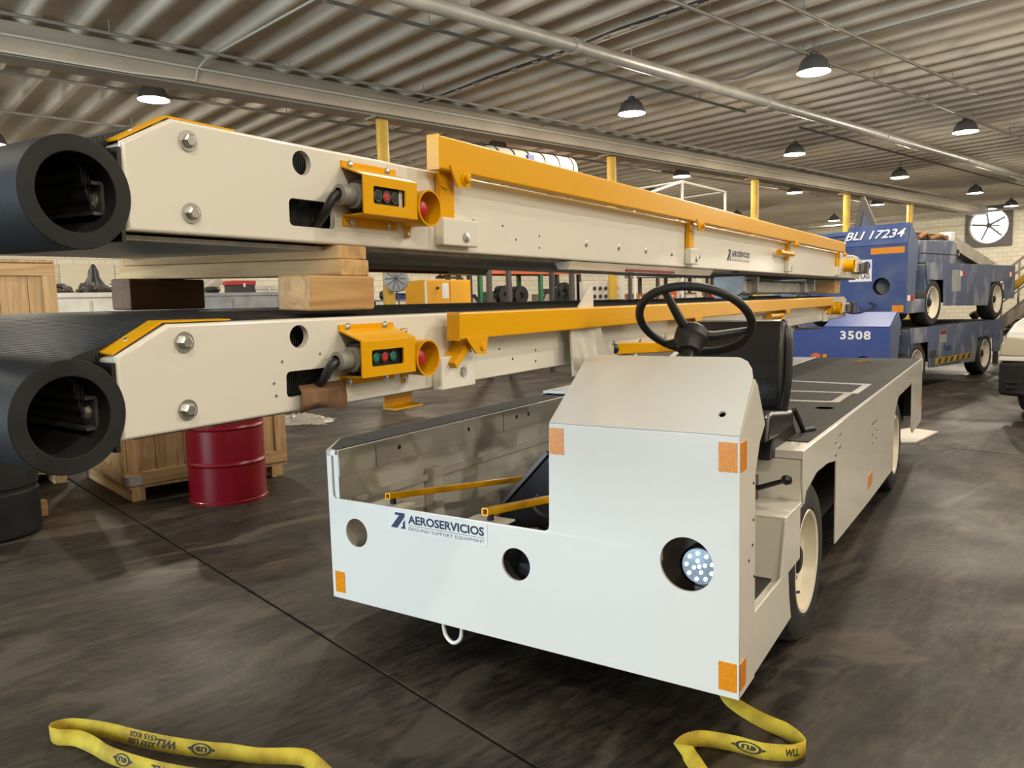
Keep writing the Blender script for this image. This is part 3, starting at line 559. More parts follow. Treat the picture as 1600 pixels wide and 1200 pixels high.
# wheels
def wheel(parent, c, R, W, rimR, rimm='rimwhite', side=1, tm='tyre'):
    c = Vector(c); d = X*side
    ty = obj('tyre', MB().lathe([(rimR*0.98, -W*0.42), (rimR*1.05, -W*0.5), (R*0.90, -W*0.5), (R*0.975, -W*0.42), (R, -W*0.30), (R, W*0.30), (R*0.975, W*0.42), (R*0.90, W*0.5), (rimR*1.05, W*0.5), (rimR*0.98, W*0.42)], c, d, 44, True), tm, parent)
    rm = obj('rim', MB().lathe([(rimR*1.02, W*0.47), (rimR*1.0, W*0.5), (rimR*0.94, W*0.47), (rimR*0.90, W*0.22), (rimR*0.80, W*0.12), (rimR*0.70, W*0.10), (rimR*0.55, W*0.20), (rimR*0.34, W*0.22), (rimR*0.30, W*0.12), (0.0, W*0.12)], c, d, 40), rimm, parent)
    obj('hub_cap', MB().lathe([(rimR*0.27, W*0.10), (rimR*0.27, W*0.32), (rimR*0.2, W*0.36), (0.0, W*0.36)], c, d, 16), 'black', rm)
    for k in range(5):
        a = 2*PI*k/5; q = c + d*(W*0.21) + Vector((0, math.cos(a), math.sin(a)))*rimR*0.44; obj('wheel_nut', MB().hexbolt(q, d, 0.010), 'zinc', rm)
    q = c + d*(W*0.2) + Vector((0, -0.15, -0.55))*rimR*1.2; obj('valve_stem', MB().tube([q, q + d*0.03 + Vector((0, 0.02, 0.01))], 0.006, 8), 'black', rm)
for y in (1.03, 3.97):
    wheel(tug, (-0.11, y, 0.335), 0.335, 0.19, 0.215); wheel(tug, (-1.835, y, 0.335), 0.335, 0.15, 0.215, side=-1)
# seat
se = obj('seat_cushion', MB().plate([(0.72, 0.885), (0.74, 0.98), (0.80, 1.0), (1.05, 0.97), (1.14, 0.96), (1.14, 0.88)], [], 'x', -0.56, -0.10), 'vinyl', tug, bevel=0.022, seg=4)
obj('seat_backrest', MB().plate([(1.04, 0.96), (1.02, 1.10), (1.06, 1.30), (1.085, 1.345), (1.15, 1.35), (1.165, 1.30), (1.15, 0.92)], [], 'x', -0.545, -0.125), 'vinyl', tug, bevel=0.024, seg=4)
obj('seat_bolster', MB().tube(smoothpath([(-0.13, 1.06, 0.97), (-0.118, 1.07, 1.10), (-0.122, 1.10, 1.28), (-0.15, 1.125, 1.34)]), 0.022, 10), 'vinyl', tug)
obj('seat_pedestal', MB().plate([(0.80, 0.80), (0.84, 0.90), (1.18, 0.90), (1.24, 0.845), (1.24, 0.80)], [], 'x', -0.50, -0.11), 'black', tug, bevel=0.01)
obj('seat_bracket', MB().tube([(-0.105, 1.16, 0.96), (-0.09, 1.20, 0.90), (-0.09, 1.27, 0.85), (-0.06, 1.34, 0.85)], 0.012, 8), 'black', tug)
# lift arms carrying the lower conveyor
for x_ in (-0.99, -1.72):
    a = Vector((x_, 3.35, 0.80)); b = Vector((x_, 4.95, 1.185))
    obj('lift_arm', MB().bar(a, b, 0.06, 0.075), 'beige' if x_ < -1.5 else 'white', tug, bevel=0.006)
obj('lift_crossbar', MB().cyl((-1.78, 4.98, 1.185), (-0.93, 4.98, 1.185), 0.026, 14), 'zinc', tug)
obj('front_cradle', MB().box((-1.60, 2.2, 0.875), (-1.50, 2.3, 1.19)).box((-1.60, 2.2, 1.18), (-0.85, 2.3, 1.205)), 'steel_dark', tug)

# ------------------------------------------------------------------ the two stacked conveyors
TILT = math.radians(1.7)      # the booms lie a little out of level on their packing
def conveyor(loc, rz, h, label, upper):
    k = h/0.226
    t = thing('conveyor_boom', label, 'conveyor', loc, rz, 'stacked conveyor booms'); t.rotation_euler.y = TILT
    q = lambda y, z: (y, z*k)
    L = 6.45
    def fr(x0, x1, holes):
        return MB().plate([q(-1.441, 0), q(L, 0), q(L, 0.200), q(L-0.15, 0.226), q(-1.337, 0.226), q(-1.445, 0.166)], holes, 'x', x0, x1)
    slot = [q(*p) for p in rrect(-1.05, 0.037, -0.908, 0.1, 0.012)]
    dots = [] if upper else [[q(*p) for p in circ(y, z, 0.0045, 8)] for y, z in ((-1.06, 0.125), (-0.945, 0.135), (-1.085, 0.075), (-1.08, 0.045))]
    obj('side_frame', fr(-0.016, 0.0, [[q(*p) for p in circ(-1.008, 0.183, 0.028, 32)], slot] + dots), 'white', t, bevel=0.009, seg=3)
    obj('side_frame', fr(-0.90, -0.884, []), 'white', t, bevel=0.006)
    obj('top_flange', MB().box((-0.055, -1.33, 0.218*k), (-0.012, L-0.16, 0.2255*k)), 'white', t)
    obj('bottom_flange', MB().box((-0.055, -1.435, 0.001), (-0.012, L-0.01, 0.008)), 'white', t)
    obj('nose_flange', MB().plate([q(-1.444, 0.160), q(-1.336, 0.222), q(-1.336, 0.214), q(-1.444, 0.150)], [], 'x', -0.055, -0.004), 'white', t, bevel=0.002)
    obj('edge_guard', MB().plate([q(-1.440, 0.1695), q(-1.3375, 0.2285), q(-1.18, 0.2285), q(-1.18, 0.2315), q(-1.34, 0.2325), q(-1.442, 0.1735)], [], 'x', -0.058, -0.016), 'yellow', t)
    obj('guard_screw', MB().lathe([(0.006, 0), (0.005, 0.002), (0, 0.0025)], (-0.038, -1.40, 0.1965*k), (0, -0.5, 0.86), 12), 'zinc', t)
    # belt: crowned loop over the slider bed
    st = [(-1.505, 0.150, 0.0), (-1.495, 0.166, 0.0), (-1.46, 0.178, 0.1), (-1.40, 0.200, 0.3), (-1.34, 0.219, 0.6), (-1.25, 0.224, 0.9), (-1.0, 0.224, 1.0), (1.0, 0.224, 1.0), (3.0, 0.224, 1.0), (L-0.3, 0.224, 1.0), (L-0.1, 0.20, 0.2)]
    cx = [(-0.058, 0.0), (-0.075, 0.006), (-0.12, 0.010), (-0.20, 0.012), (-0.70, 0.012), (-0.78, 0.010), (-0.825, 0.006), (-0.842, 0.0)]
    bm_ = MB(); vs = []; m = len(cx)+2
    for (y, z, f) in st:
        vs += [(x, y, z*k + d*f) for x, d in cx] + [(-0.842, y + (0.03 if y < -1.3 else 0), 0.03), (-0.058, y + (0.03 if y < -1.3 else 0), 0.03)]
    fs = [(i*m+j, i*m+(j+1) % m, (i+1)*m+(j+1) % m, (i+1)*m+j) for i in range(len(st)-1) for j in range(m)] + [tuple(range(m)), tuple(reversed(range((len(st)-1)*m, len(st)*m)))]
    bm_.add(vs, fs); obj('belt', bm_, 'belt', t, smooth=25)
    # bumper roll at the nose
    by, bz = -1.534, 0.062*k
    rl = obj('bumper_roll', MB().lathe([(0.101, 0.0), (0.101, 0.94), (0.071, 0.94), (0.071, 0.0)], (0.004, by, bz), -X, 56, True), 'rubber', t, bevel=0.002)
    obj('clamp_bar', MB().box((-0.93, by+0.045, bz+0.022), (-0.03, by+0.064, bz+0.028)).box((-0.93, by+0.045, bz-0.034), (-0.03, by+0.064, bz-0.028)).box((-0.93, by+0.062, bz-0.034), (-0.03, by+0.068, bz+0.028)), 'steel_dark', rl)
    obj('clamp_bolt', MB().hexbolt((-0.06, by+0.062, bz-0.004), -Y, 0.012), 'zinc', rl); obj('clamp_bolt', MB().hexbolt((-0.45, by+0.062, bz-0.004), -Y, 0.012), 'zinc', rl)
    obj('nose_plate', MB().box((-0.93, -1.452, -0.02), (-0.003, -1.444, 0.155*k)), 'black', t)
    for z in (0.187, 0.044): obj('bolt', MB().hexbolt((0, -1.304, z*k), X, 0.0145, 0.012), 'zinc', t)
    # push-button station in its yellow hat bracket
    hat = [(0.0, 0.206), (0.004, 0.206), (0.004, 0.193), (0.078, 0.167), (0.082, 0.163), (0.082, 0.076), (0.078, 0.072), (0.004, 0.070), (0.004, 0.047), (0.0, 0.047), (0.0, 0.074), (0.078, 0.0755), (0.0785, 0.164), (0.0, 0.190)]
    if True:
        br = obj('box_bracket', MB().plate([(x, z*k) for x, z in hat[:4] + [(0.078, 0.163)] + [(0.0, 0.190)]], [], (X, Z, Y), -0.884, -0.686), 'yellow', t)
        obj('bracket_lower', MB().plate([(x, z*k) for x, z in [(0.0, 0.047), (0.004, 0.047), (0.004, 0.070), (0.078, 0.072), (0.078, 0.076), (0.0, 0.074)]], [], (X, Z, Y), -0.884, -0.686), 'yellow', br)
        obj('bracket_face', MB().plate([q(*p) for p in rrect(-0.890, 0.072, -0.690, 0.167, 0.004, 2)], [[q(*p) for p in rrect(-0.855, 0.099, -0.737, 0.142, 0.005)]], 'x', 0.076, 0.081), 'yellow', br, bevel=0.0015)
        for y, z in ((-0.855, 0.199), (-0.72, 0.199), (-0.855, 0.057), (-0.72, 0.057)): obj('screw', MB().hexbolt((0.004, y, z*k), X, 0.007), 'zinc', br)
    pb = obj('button_box', MB().box((0.012, -0.868, 0.079*k), (0.068, -0.70, 0.160*k)), 'black', t, bevel=0.004)
    for y, cc in zip((-0.831, -0.800, -0.769), ('black', 'red', 'black') if upper else ('green', 'red', 'green')):
        obj('button_bezel', MB().ring((0.068, y, 0.121*k), X, 0.0115, 0.0142, 0.006, 24), 'chrome', pb)
        obj('push_button', MB().lathe([(0.0115, 0), (0.0115, 0.005), (0.009, 0.007), (0, 0.007)], (0.068, y, 0.121*k), X, 20), cc, pb)
    if upper: obj('button_legend', MB().box((0.068, -0.748, 0.10*k), (0.0685, -0.735, 0.142*k)), 'decalwhite', pb)
    obj('cable_gland', MB().lathe([(0.014, -0.935), (0.023, -0.932), (0.023, -0.895), (0.016, -0.893), (0.016, -0.887), (0.031, -0.885), (0.031, -0.868)], (0.040, 0, 0.118*k), Y, 14), 'greyplastic', t)
    obj('cable', MB().tube(smoothpath([(-0.03, -0.955, 0.035), (0.0, -0.962, 0.05), (0.026, -0.962, 0.075*k), (0.040, -0.948, 0.110*k), (0.040, -0.925, 0.118*k)], 6), 0.011, 10), 'black', t)
    # emergency stop in a yellow ring
    es = obj('stop_guard', MB().ring((0.0, -0.642, 0.106*k), X, 0.044, 0.048, 0.085, 32), 'yellow', t)
    for z in (0.045, 0.172): obj('guard_tab', MB().box((0.0, -0.655, z*k-0.014), (0.004, -0.630, z*k+0.014)), 'yellow', es); obj('screw', MB().hexbolt((0.004, -0.642, z*k + (0.006 if z > 0.1 else -0.006)), X, 0.006), 'zinc', es)
    obj('stop_base', MB().cyl((0.0, -0.642, 0.106*k), (0.05, -0.642, 0.106*k), 0.018, 16), 'decalwhite', es)
    obj('stop_button', MB().lathe([(0.016, 0.048), (0.022, 0.052), (0.022, 0.060), (0.014, 0.066), (0, 0.067)], (0, -0.642, 0.106*k), X, 24), 'red', es)
    # yellow side rail with its posts and bosses
    z0, z1, xa, xb = (0.221, 0.312, 0.022, 0.060) if upper else (0.146, 0.228, 0.034, 0.074)
    ra = obj('side_rail', MB().plate(rrect(xa, z0*k, xb, z1*k, 0.006, 3), [], (X, Z, Y), -0.572 if upper else -0.488, 5.28), 'yellow', t, wn=True)
    obj('rail_end_cap', MB().box((xa-0.002, (-0.574 if upper else -0.49), z0*k-0.002), (xb+0.002, (-0.570 if upper else -0.486), z1*k+0.002)), 'yellow', ra)
    for i, y in enumerate((-0.49, 1.486, 3.433, 5.22)):
        if upper:
            obj('rail_post', MB().box((0.003, y-0.03, 0.092*k), (0.024, y+0.035, 0.225*k)), 'yellow', t, bevel=0.003)
            tb = obj('pivot_tab', MB().plate([q(y-0.035, 0.235), q(y+0.065, 0.235), q(y+0.055, 0.18), q(y+0.0, 0.18)], [], 'x', 0.058, 0.064), 'yellow', t)
            obj('pivot_bolt', MB().hexbolt((0.064, y+0.035, 0.205*k), X, 0.013, 0.014), 'yellow', tb)
            obj('pivot_lug', MB().plate([q(y-0.05, 0.24), q(y-0.005, 0.24), q(y-0.005, 0.175), q(y-0.03, 0.18)], [], 'x', 0.020, 0.03), 'yellow', tb)
        else:
            dy = 0.03 if i == 0 else 0.0
            ps = obj('rail_post', MB().bar((0.03, y+dy+0.06, 0.135*k), (0.03, y+dy-0.025, 0.068*k), 0.022, 0.055, X), 'yellow', t, bevel=0.003)
            tb = obj('pivot_tab', MB().plate([q(y+dy+0.0, 0.152), q(y+dy+0.11, 0.152), q(y+dy+0.10, 0.095), q(y+dy+0.05, 0.10)], [], 'x', 0.072, 0.078), 'yellow', t)
            obj('pivot_bolt', MB().lathe([(0.012, 0), (0.010, 0.006), (0, 0.007)], (0.078, y+dy+0.08, 0.12*k), X, 14), 'yellow', tb)
        bo = obj('rail_boss', MB().box((0.0, y-0.03, 0.016*k if upper else -0.006), (0.034, y+0.14 if i == 0 else y+0.09, 0.096*k)), 'white', t, bevel=0.006)
        obj('boss_bolt', MB().lathe([(0.0155, 0), (0.014, 0.004), (0.006, 0.006), (0, 0.006)], (0.034, y+0.075 if i == 0 else y+0.05, 0.042*k), X, 16), 'zinc', bo)
    pz = 0.138 if upper else 0.108
    obj('latch_pin', MB().cyl((0.045, 3.12, pz*k), (0.045, 3.44, pz*k), 0.017, 14).cyl((0.045, 3.08, pz*k), (0.045, 3.12, pz*k), 0.021, 14), 'yellow', t)
    for y in (0.41, 0.70, 0.98, 1.29, 1.67): obj('bolt', MB().lathe([(0.012, 0), (0.009, 0.005), (0, 0.006)], (0, y, 0.066*k - 0.004*y), X, 12), 'zinc', t)
    for y, z in ((-0.33, 0.10), (-0.325, 0.062), (-0.32, 0.035), (-0.17, 0.095), (0.06, 0.075), (0.06, 0.035), (-0.09, 0.055)): obj('screw', MB().lathe([(0.0042, 0), (0.0035, 0.0012), (0, 0.0015)], (0, y, z*k), X, 8), 'black', t)
    # far-end controls
    eb = obj('end_bracket', MB().box((0.0, 5.95, 0.06*k), (0.05, 6.3, 0.16*k)), 'white', t, bevel=0.004)
    obj('end_box', MB().box((0.05, 6.08, 0.075*k), (0.07, 6.28, 0.145*k)).box((0.0, 6.32, 0.05*k), (0.09, 6.42, 0.16*k)), 'steel_dark', eb)
    obj('end_label', MB().box((0.0, 6.30, 0.06*k), (0.055, 6.34, 0.15*k)), 'yellow', eb)
    obj('end_stop_guard', MB().ring((0.0, 5.62, 0.115*k), X, 0.055, 0.060, 0.085, 24).cyl((0, 5.62, 0.115*k), (0.06, 5.62, 0.115*k), 0.05, 20), 'yellow', t)
    # underside
    if upper:
        obj('return_pan', MB().plate([(-0.84, 0.006), (-0.84, -0.008), (-0.80, -0.012), (-0.10, -0.012), (-0.06, -0.008), (-0.06, 0.006)], [], (X, Z, Y), -0.78, 2.45), 'galv', t)
        obj('nose_pan', MB().box((-0.88, -1.43, -0.014), (-0.04, -0.84, -0.004)), 'galv', t)
        for y0, y1, x_, sm in ((0.30, 1.90, -0.02, (0.80, 1.35)), (-0.45, 0.75, -0.72, (-0.10, 0.45))):
            an = obj('skid_angle', MB().plate([(-0.05, -0.004), (0.03, -0.004), (0.012, -0.034), (-0.032, -0.034)] if x_ > -0.1 else [(-0.05, -0.012), (0.03, -0.012), (0.012, -0.040), (-0.032, -0.040)], [], (X, Z, Y), y0, y1), 'white', t); an.location.x = x_ - 0.01
            obj('paint_smear', MB().box((0.001, sm[0], -0.032 if x_ > -0.1 else -0.038), (0.0225, sm[1], -0.022 if x_ > -0.1 else -0.028)), 'smear', an)
        obj('far_bed', MB().box((-0.88, 2.45, -0.012), (-0.03, 6.4, 0.004)), 'steel_dark', t)
        logo(t, (0.0006, 2.12, 0.052), Y, Z, 0.44, 0.068, back=False)
    else:
        obj('bed_pan', MB().box((-0.88, -1.40, -0.006), (-0.03, 6.4, 0.004)), 'steel_dark', t)
        hk = obj('hook_plate', MB().box((-0.075, -0.645, -0.048), (-0.070, -0.525, 0.0)).box((-0.075, -0.645, -0.050), (-0.03, -0.525, -0.045)), 'yellow', t)
    return t
cu_ = conveyor((-1.4, 2.3, 1.607), math.radians(-0.554), 0.226, 'upper white conveyor boom of the stack, with raised yellow side rail', True)
cl_ = conveyor((-1.383, 2.23, 1.217), math.radians(0.6), 0.212, 'lower white conveyor boom of the stack, with folded yellow side rail', False)
# cardboard tucked over the lower slot
fl_ = MB(); vs = []; nx = 9
for i in range(nx):
    y = -1.02 + 0.15*i/(nx-1)
    for j, (x, z) in enumerate(((0.006, 0.060), (0.020+0.012*math.sin(i*0.5), 0.045), (0.024+0.010*math.sin(i*0.7), 0.02), (0.022, -0.002+0.006*math.sin(i*0.6)))): vs.append((x, y - 0.004*j, z))
fl_.add(vs, [(i*4+j, (i+1)*4+j, (i+1)*4+j+1, i*4+j+1) for i in range(nx-1) for j in range(3)])
cb = tag(obj('cardboard_flap', fl_, 'card'), 'piece of brown cardboard tucked over the slot of the lower conveyor', 'cardboard')
cb.location = cl_.location; cb.rotation_euler = cl_.rotation_euler.copy(); so = cb.modifiers.new('thick', 'SOLIDIFY'); so.thickness = 0.003
# timber between the booms
def timber(name, label, a, b, m, bev=0.004, rz=0.0):
    a = Vector(a); b = Vector(b); c = (a+b)/2; c.z = min(a.z, b.z); h = (b-a)/2; h = Vector([abs(v) for v in h])
    o = obj(name, MB().box((-h.x, -h.y, 0), (h.x, h.y, 2*h.z)), m, bevel=bev); c.z += math.tan(TILT)*(-1.385-c.x); o.location = c; o.rotation_euler = (0, TILT, rz); return tag(o, label, 'timber', 'timber packing between the conveyors')
pe = ony(190, 414, 2.3-0.911)
timber('timber_plank', 'long pine plank lying on another, directly under the upper conveyor', (pe.x, 1.389, 1.5715), (-1.398, 1.489, 1.6050), 'pine_x')
timber('timber_plank', 'long pine plank lying on the two wooden blocks', (pe.x-0.02, 1.389, 1.530), (-1.392, 1.489, 1.5712), 'pine_x')
ba = ony(433, 460, 2.3-1.023)
timber('timber_block', 'stout pine block with end grain at the near belt edge', (ba.x, 1.277, 1.4460), (-1.385, 1.498, 1.5297), 'pine_y', 0.006)
bb = ony(173, 460, 1.30); bc_ = ony(203, 460, 1.30)
timber('timber_block', 'dark pine block under the left end of the planks', (bb.x, 1.30, 1.438), (bc_.x, 1.55, 1.5297), 'darkwood_y', 0.006)
timber('timber_block', 'pine block at the far end between the two booms', (-1.75, 7.9, 1.46), (-1.42, 8.15, 1.5905), 'pine_x', 0.006)

# ------------------------------------------------------------------ things on the floor around the stack
dc = (onz(293, 783, 0) + onz(421, 770, 0))/2
t = thing('steel_drum', 'glossy dark red steel drum standing under the lower conveyor', 'drum', dc)
R = 0.287
obj('body', MB().lathe([(0, 0.02), (R-0.006, 0.02), (R-0.006, 0.0), (R+0.006, 0.0), (R+0.006, 0.018), (R, 0.024), (R, 0.285), (R+0.006, 0.292), (R+0.010, 0.302), (R+0.006, 0.312), (R, 0.319), (R, 0.560), (R+0.006, 0.567), (R+0.010, 0.577), (R+0.006, 0.587), (R, 0.594), (R, 0.86), (R+0.006, 0.866), (R+0.006, 0.884), (R-0.006, 0.884), (R-0.006, 0.866), (0, 0.866)], (0, 0, 0), Z, 56), 'drumred', t)
obj('bung', MB().cyl((0.17, 0.05, 0.866), (0.17, 0.05, 0.88), 0.035, 16), 'zinc', t)
bp = onz(-18, 836, 0)
t = thing('waste_barrel', 'matt black ribbed plastic barrel at the left edge', 'barrel', bp)
obj('body', MB().lathe([(0, 0), (0.30, 0), (0.315, 0.02), (0.315, 0.30), (0.305, 0.31), (0.305, 0.33), (0.315, 0.34), (0.32, 0.62), (0.31, 0.63), (0.31, 0.65), (0.32, 0.66), (0.32, 0.86), (0.0, 0.88)], (0, 0, 0), Z, 48), 'rubber', t)
obj('lid_ring', MB().ring((0, 0, 0.84), Z, 0.318, 0.335, 0.03, 48), 'black', t)
def crate(name, label, b, c, L, W, H, nb=6, skid=0.10):
    """near right corner at hall (b, c); L along the hall, W to the left"""
    t = thing(name, label, 'crate', hall(b, c), -A, 'wooden shipping crates')
    for i in range(3):
        y = 0.02 + i*(L-0.16)/2; obj('skid', MB().box((-W, y, 0), (0, y+0.10, skid)), 'crate_x', t, bevel=0.004)
    obj('base_board', MB().box((-W, 0, skid), (0, L, skid+0.03)), 'crate_x', t)
    obj('core', MB().box((-W+0.03, 0.03, skid+0.03), (-0.03, L-0.03, H-0.02)), 'crate_z', t)
    for i in range(nb):       # boards of the right side (faces +x) and of the near side (faces -y)
        y0 = i*L/nb; obj('side_board', MB().box((-0.03, y0+0.002, skid+0.03), (-0.005, y0+L/nb-0.002, H-0.02)), 'crate_z', t, bevel=0.002, seg=1)
        x0 = -W + i*W/nb; obj('end_board', MB().box((x0+0.002, 0.005, skid+0.03), (x0+W/nb-0.002, 0.03, H-0.02)), 'crate_z', t, bevel=0.002, seg=1)
    for z in (skid+0.03, H-0.13):
        obj('side_rail', MB().box((-0.005, 0, z), (0.018, L, z+0.10)), 'crate_y', t, bevel=0.003); obj('end_rail', MB().box((-W, -0.018, z), (0.018, 0.005, z+0.10)), 'crate_x', t, bevel=0.003)
    for y0 in (0.0, L-0.10): obj('corner_stile', MB().box((-0.005, y0, skid+0.13), (0.018, y0+0.10, H-0.13)), 'crate_z', t, bevel=0.003)
    obj('corner_stile', MB().box((-0.10, -0.018, skid+0.13), (0.0, 0.005, H-0.13)), 'crate_z', t, bevel=0.003)
    obj('corner_strap', MB().box((-0.10, -0.022, skid+0.03), (0.022, 0.0, skid+0.10)).box((0.016, -0.022, skid+0.03), (0.022, 0.10, skid+0.10)), 'zinc', t)
    for i in range(4):
        y0 = i*L/4; obj('lid_board', MB().box((-W-0.02, y0, H-0.02), (0.02, y0+L/4-0.003, H+0.005)), 'crate_x', t)
    return t
k1 = onz(203, 786, 0)
crate('shipping_crate', 'pine shipping crate on the floor just left of the red drum', k1.dot(bv), k1.dot(cv), 1.3, 1.35, 0.92)
k2 = onz(88, 803, 0)
TCf = P(84, 407, 6.6); TCr = hall(TCf.dot(bv)-1.25, TCf.dot(cv), TCf.z)
crate('shipping_crate', 'tall pine crate at the left edge, seen between the two bumper rolls', TCr.dot(bv), TCr.dot(cv), 1.25, 1.3, TCr.z)
# pale oddments
t = thing('small_pallet', 'low wooden pallet with a tray on the floor behind the black barrel', 'pallet', hall(k2.dot(bv), k2.dot(cv)), -A)
for i in range(4): obj('deck_board', MB().box((-0.7, -0.85+i*0.2, 0.11), (0, -0.70+i*0.2, 0.135)), 'crate_x', t)
for i in range(3): obj('block', MB().box((-0.08-i*0.29, -0.85, 0), (0-i*0.29, -0.05, 0.11)), 'crate_y', t)
obj('tray', MB().box((-0.62, -0.8, 0.136), (-0.05, -0.15, 0.38)), 'brownbox', t)
sh = MB(); sp0 = onz(462, 660, 0); nu, nv = 26, 12; vs = []
for i in range(nu):
    for j in range(nv):
        u = (i/(nu-1)-0.5)*0.95; v = (j/(nv-1)-0.5)*0.5; e = max(0, 1-(u/0.475)**2)*max(0, 1-(v/0.25)**2); w_ = 0.02*math.sin(i*2.1+j)+0.02*math.sin(j*2.7+i*0.6); u += w_; v -= w_
        vs.append((u*cr.x - v*0.5, u*cr.y + v*0.9, 0.004 + e*(0.07+0.06*random.random())))
sh.add(vs, [(i*nv+j, (i+1)*nv+j, (i+1)*nv+j+1, i*nv+j+1) for i in range(nu-1) for j in range(nv-1)])
o = obj('plastic_sheet', sh, 'plastic_sheet', smooth=70); o.location = (sp0.x, sp0.y, 0); tag(o, 'crumpled clear plastic sheeting lying on the floor behind the red drum', 'plastic sheet')
bw = [onz(px, py, 0) for px, py in ((1408, 693), (1431, 693), (1466, 677), (1422, 671), (1404, 674))]
o = obj('floor_board', MB().plate([((q-bw[0]).x, (q-bw[0]).y) for q in bw], [], 'z', 0, 0.02), 'boardwhite', bevel=0.003); o.location = bw[0]; tag(o, 'flat off-white board lying on the floor behind the tractor', 'board')
# ------------------------------------------------------------------ yellow webbing
def ribbon(name, label, pts, n=10, W=0.05):
    """pts: (pixel x, pixel y of the floor edge, lean): lean 1 stands on edge, 0 lies flat away from the camera"""
    base = smoothpath([onz(p[0], p[1], 0) for p in pts], n); ln = smoothpath([(p[2], p[3] if len(p) > 3 else 0, 0) for p in pts], n)
    m = len(base); o = base[0].copy(); up = []; dist = [0.0]
    for i in range(m):
        d = (base[min(i+1, m-1)]-base[max(i-1, 0)]).normalized(); away = Vector((base[i].x, base[i].y, 0)).normalized(); s_ = Z.cross(d); s_ = s_ if s_.dot(away) > 0 else -s_
        a = ln[i].x*PI/2; up.append(s_*math.cos(a) + Z*math.sin(a))
        if i: dist.append(dist[-1] + (base[i]-base[i-1]).length)
    lift = 0.002
    vs = [];
    for i in range(m): vs += [base[i]-o+Z*lift, base[i]-o+Z*lift+up[i]*W*0.5, base[i]-o+Z*lift+up[i]*W]
    ob = obj(name, MB().add(vs, [(i*3+j, (i+1)*3+j, (i+1)*3+j+1, i*3+j+1) for i in range(m-1) for j in range(2)]), 'strap', smooth=60)
    ob.location = o; so = ob.modifiers.new('thick', 'SOLIDIFY'); so.thickness = 0.003; so.offset = 0; tag(ob, label, 'strap', 'yellow webbing straps on the floor')
    def put(s0, t0, s1, t1, shape):
        """lay print shape (unit square) on the strap from s0 to s1 along, t0 to t1 across"""
        vs2, fs2 = shape; q = []
        for v in vs2:
            s_ = s0 + (s1-s0)*v.x; t_ = t0 + (t1-t0)*v.y; i = 0
            while i < m-2 and dist[i+1] < s_: i += 1
            f = (s_-dist[i])/max(dist[i+1]-dist[i], 1e-6); p = base[i].lerp(base[i+1], f); u = up[i].lerp(up[i+1], f).normalized()
            d = (base[i+1]-base[i]).normalized(); nn = d.cross(u); p_ = p - o + Z*lift + u*(W*t_); cam_ = CAM - (p_+o); nn = nn if nn.dot(cam_) > 0 else -nn
            q.append(p_ + nn*0.0026)
        obj('strap_print', MB().add(q, fs2), 'ink', ob, smooth=0)
    return ob, put, dist[-1], dist
def unit(txt, bold=0.03, shear=0.0):
    vs, fs = textmesh(txt, 1, bold, shear); x0 = min(v.x for v in vs); x1 = max(v.x for v in vs); y0 = min(v.y for v in vs); y1 = max(v.y for v in vs)
    return [Vector(((v.x-x0)/(x1-x0), (v.y-y0)/(y1-y0), 0)) for v in vs], fs
def emblem():
    mb = MB(); e = (X, Y, Z)
    def el(cx, cy, rx, ry, n=28): return [(cx+rx*math.cos(2*PI*i/n), cy+ry*math.sin(2*PI*i/n)) for i in range(n)]
    def flat(outer, holes):
        pts = [p for lp in [outer]+holes for p in lp]; mb.add([(p[0], p[1], 0) for p in pts], [tuple(t) for t in tessellate_polygon([[Vector((p[0], p[1], 0)) for p in lp] for lp in [outer]+holes])])
    flat(el(0.5, 0.5, 0.37, 0.5), [el(0.5, 0.5, 0.28, 0.39)])
    flat([(0.0, 0.5), (0.12, 0.35), (0.12, 0.65)], []); flat([(1.0, 0.5), (0.88, 0.35), (0.88, 0.65)], [])
    flat([(0.30, 0.30), (0.37, 0.30), (0.37, 0.62), (0.45, 0.62), (0.45, 0.30), (0.62, 0.30), (0.70, 0.40), (0.70, 0.62), (0.62, 0.72), (0.55, 0.72), (0.55, 0.40), (0.51, 0.40), (0.51, 0.72), (0.36, 0.72), (0.30, 0.64)], [])
    return [Vector(v) for v in mb.v], mb.f
s1 = [(560, 1300, 0.2), (520, 1245, 0.3), (482, 1205, 0.4), (462, 1196, 0.75), (405, 1194, 0.9), (360, 1188, 0.85), (319, 1185, 0.8), (262, 1177, 0.75), (210, 1166, 0.75), (161, 1153, 0.8), (112, 1146, 0.9), (84, 1151, 1.0), (80, 1158, 1.0), (90, 1165, 0.8), (116, 1167, 0.6), (142, 1178, 0.7), (161, 1189, 0.8), (187, 1200, 0.8), (240, 1216, 0.8), (300, 1228, 0.8), (360, 1240, 0.6)]
o1, put1, L1, d1_ = ribbon('webbing_strap', 'yellow webbing strap looped on the floor at lower left, printed WLL', s1)
def span(dd, i0, i1): return dd[int(i0*10)], dd[int(i1*10)]
a, b = span(d1_, 5.6, 6.5); put1(a, 0.12, b, 0.88, emblem())
a, b = span(d1_, 6.85, 7.4); put1(b, 0.75, a, 0.25, [[Vector((1-v.x, v.y, 0)) for v in unit('WLL', 0.03, 0.2)[0]], unit('WLL', 0.03, 0.2)[1]])
a, b = span(d1_, 7.45, 8.25); put1(b, 0.45, a, 0.12, [[Vector((1-v.x, v.y, 0)) for v in unit('3333 LBS')[0]], unit('3333 LBS')[1]])
a, b = span(d1_, 7.45, 8.2); put1(b, 0.88, a, 0.55, [[Vector((1-v.x, v.y, 0)) for v in unit('1515 KGS')[0]], unit('1515 KGS')[1]])
a, b = span(d1_, 16.6, 17.4); put1(a, 0.12, b, 0.88, emblem())
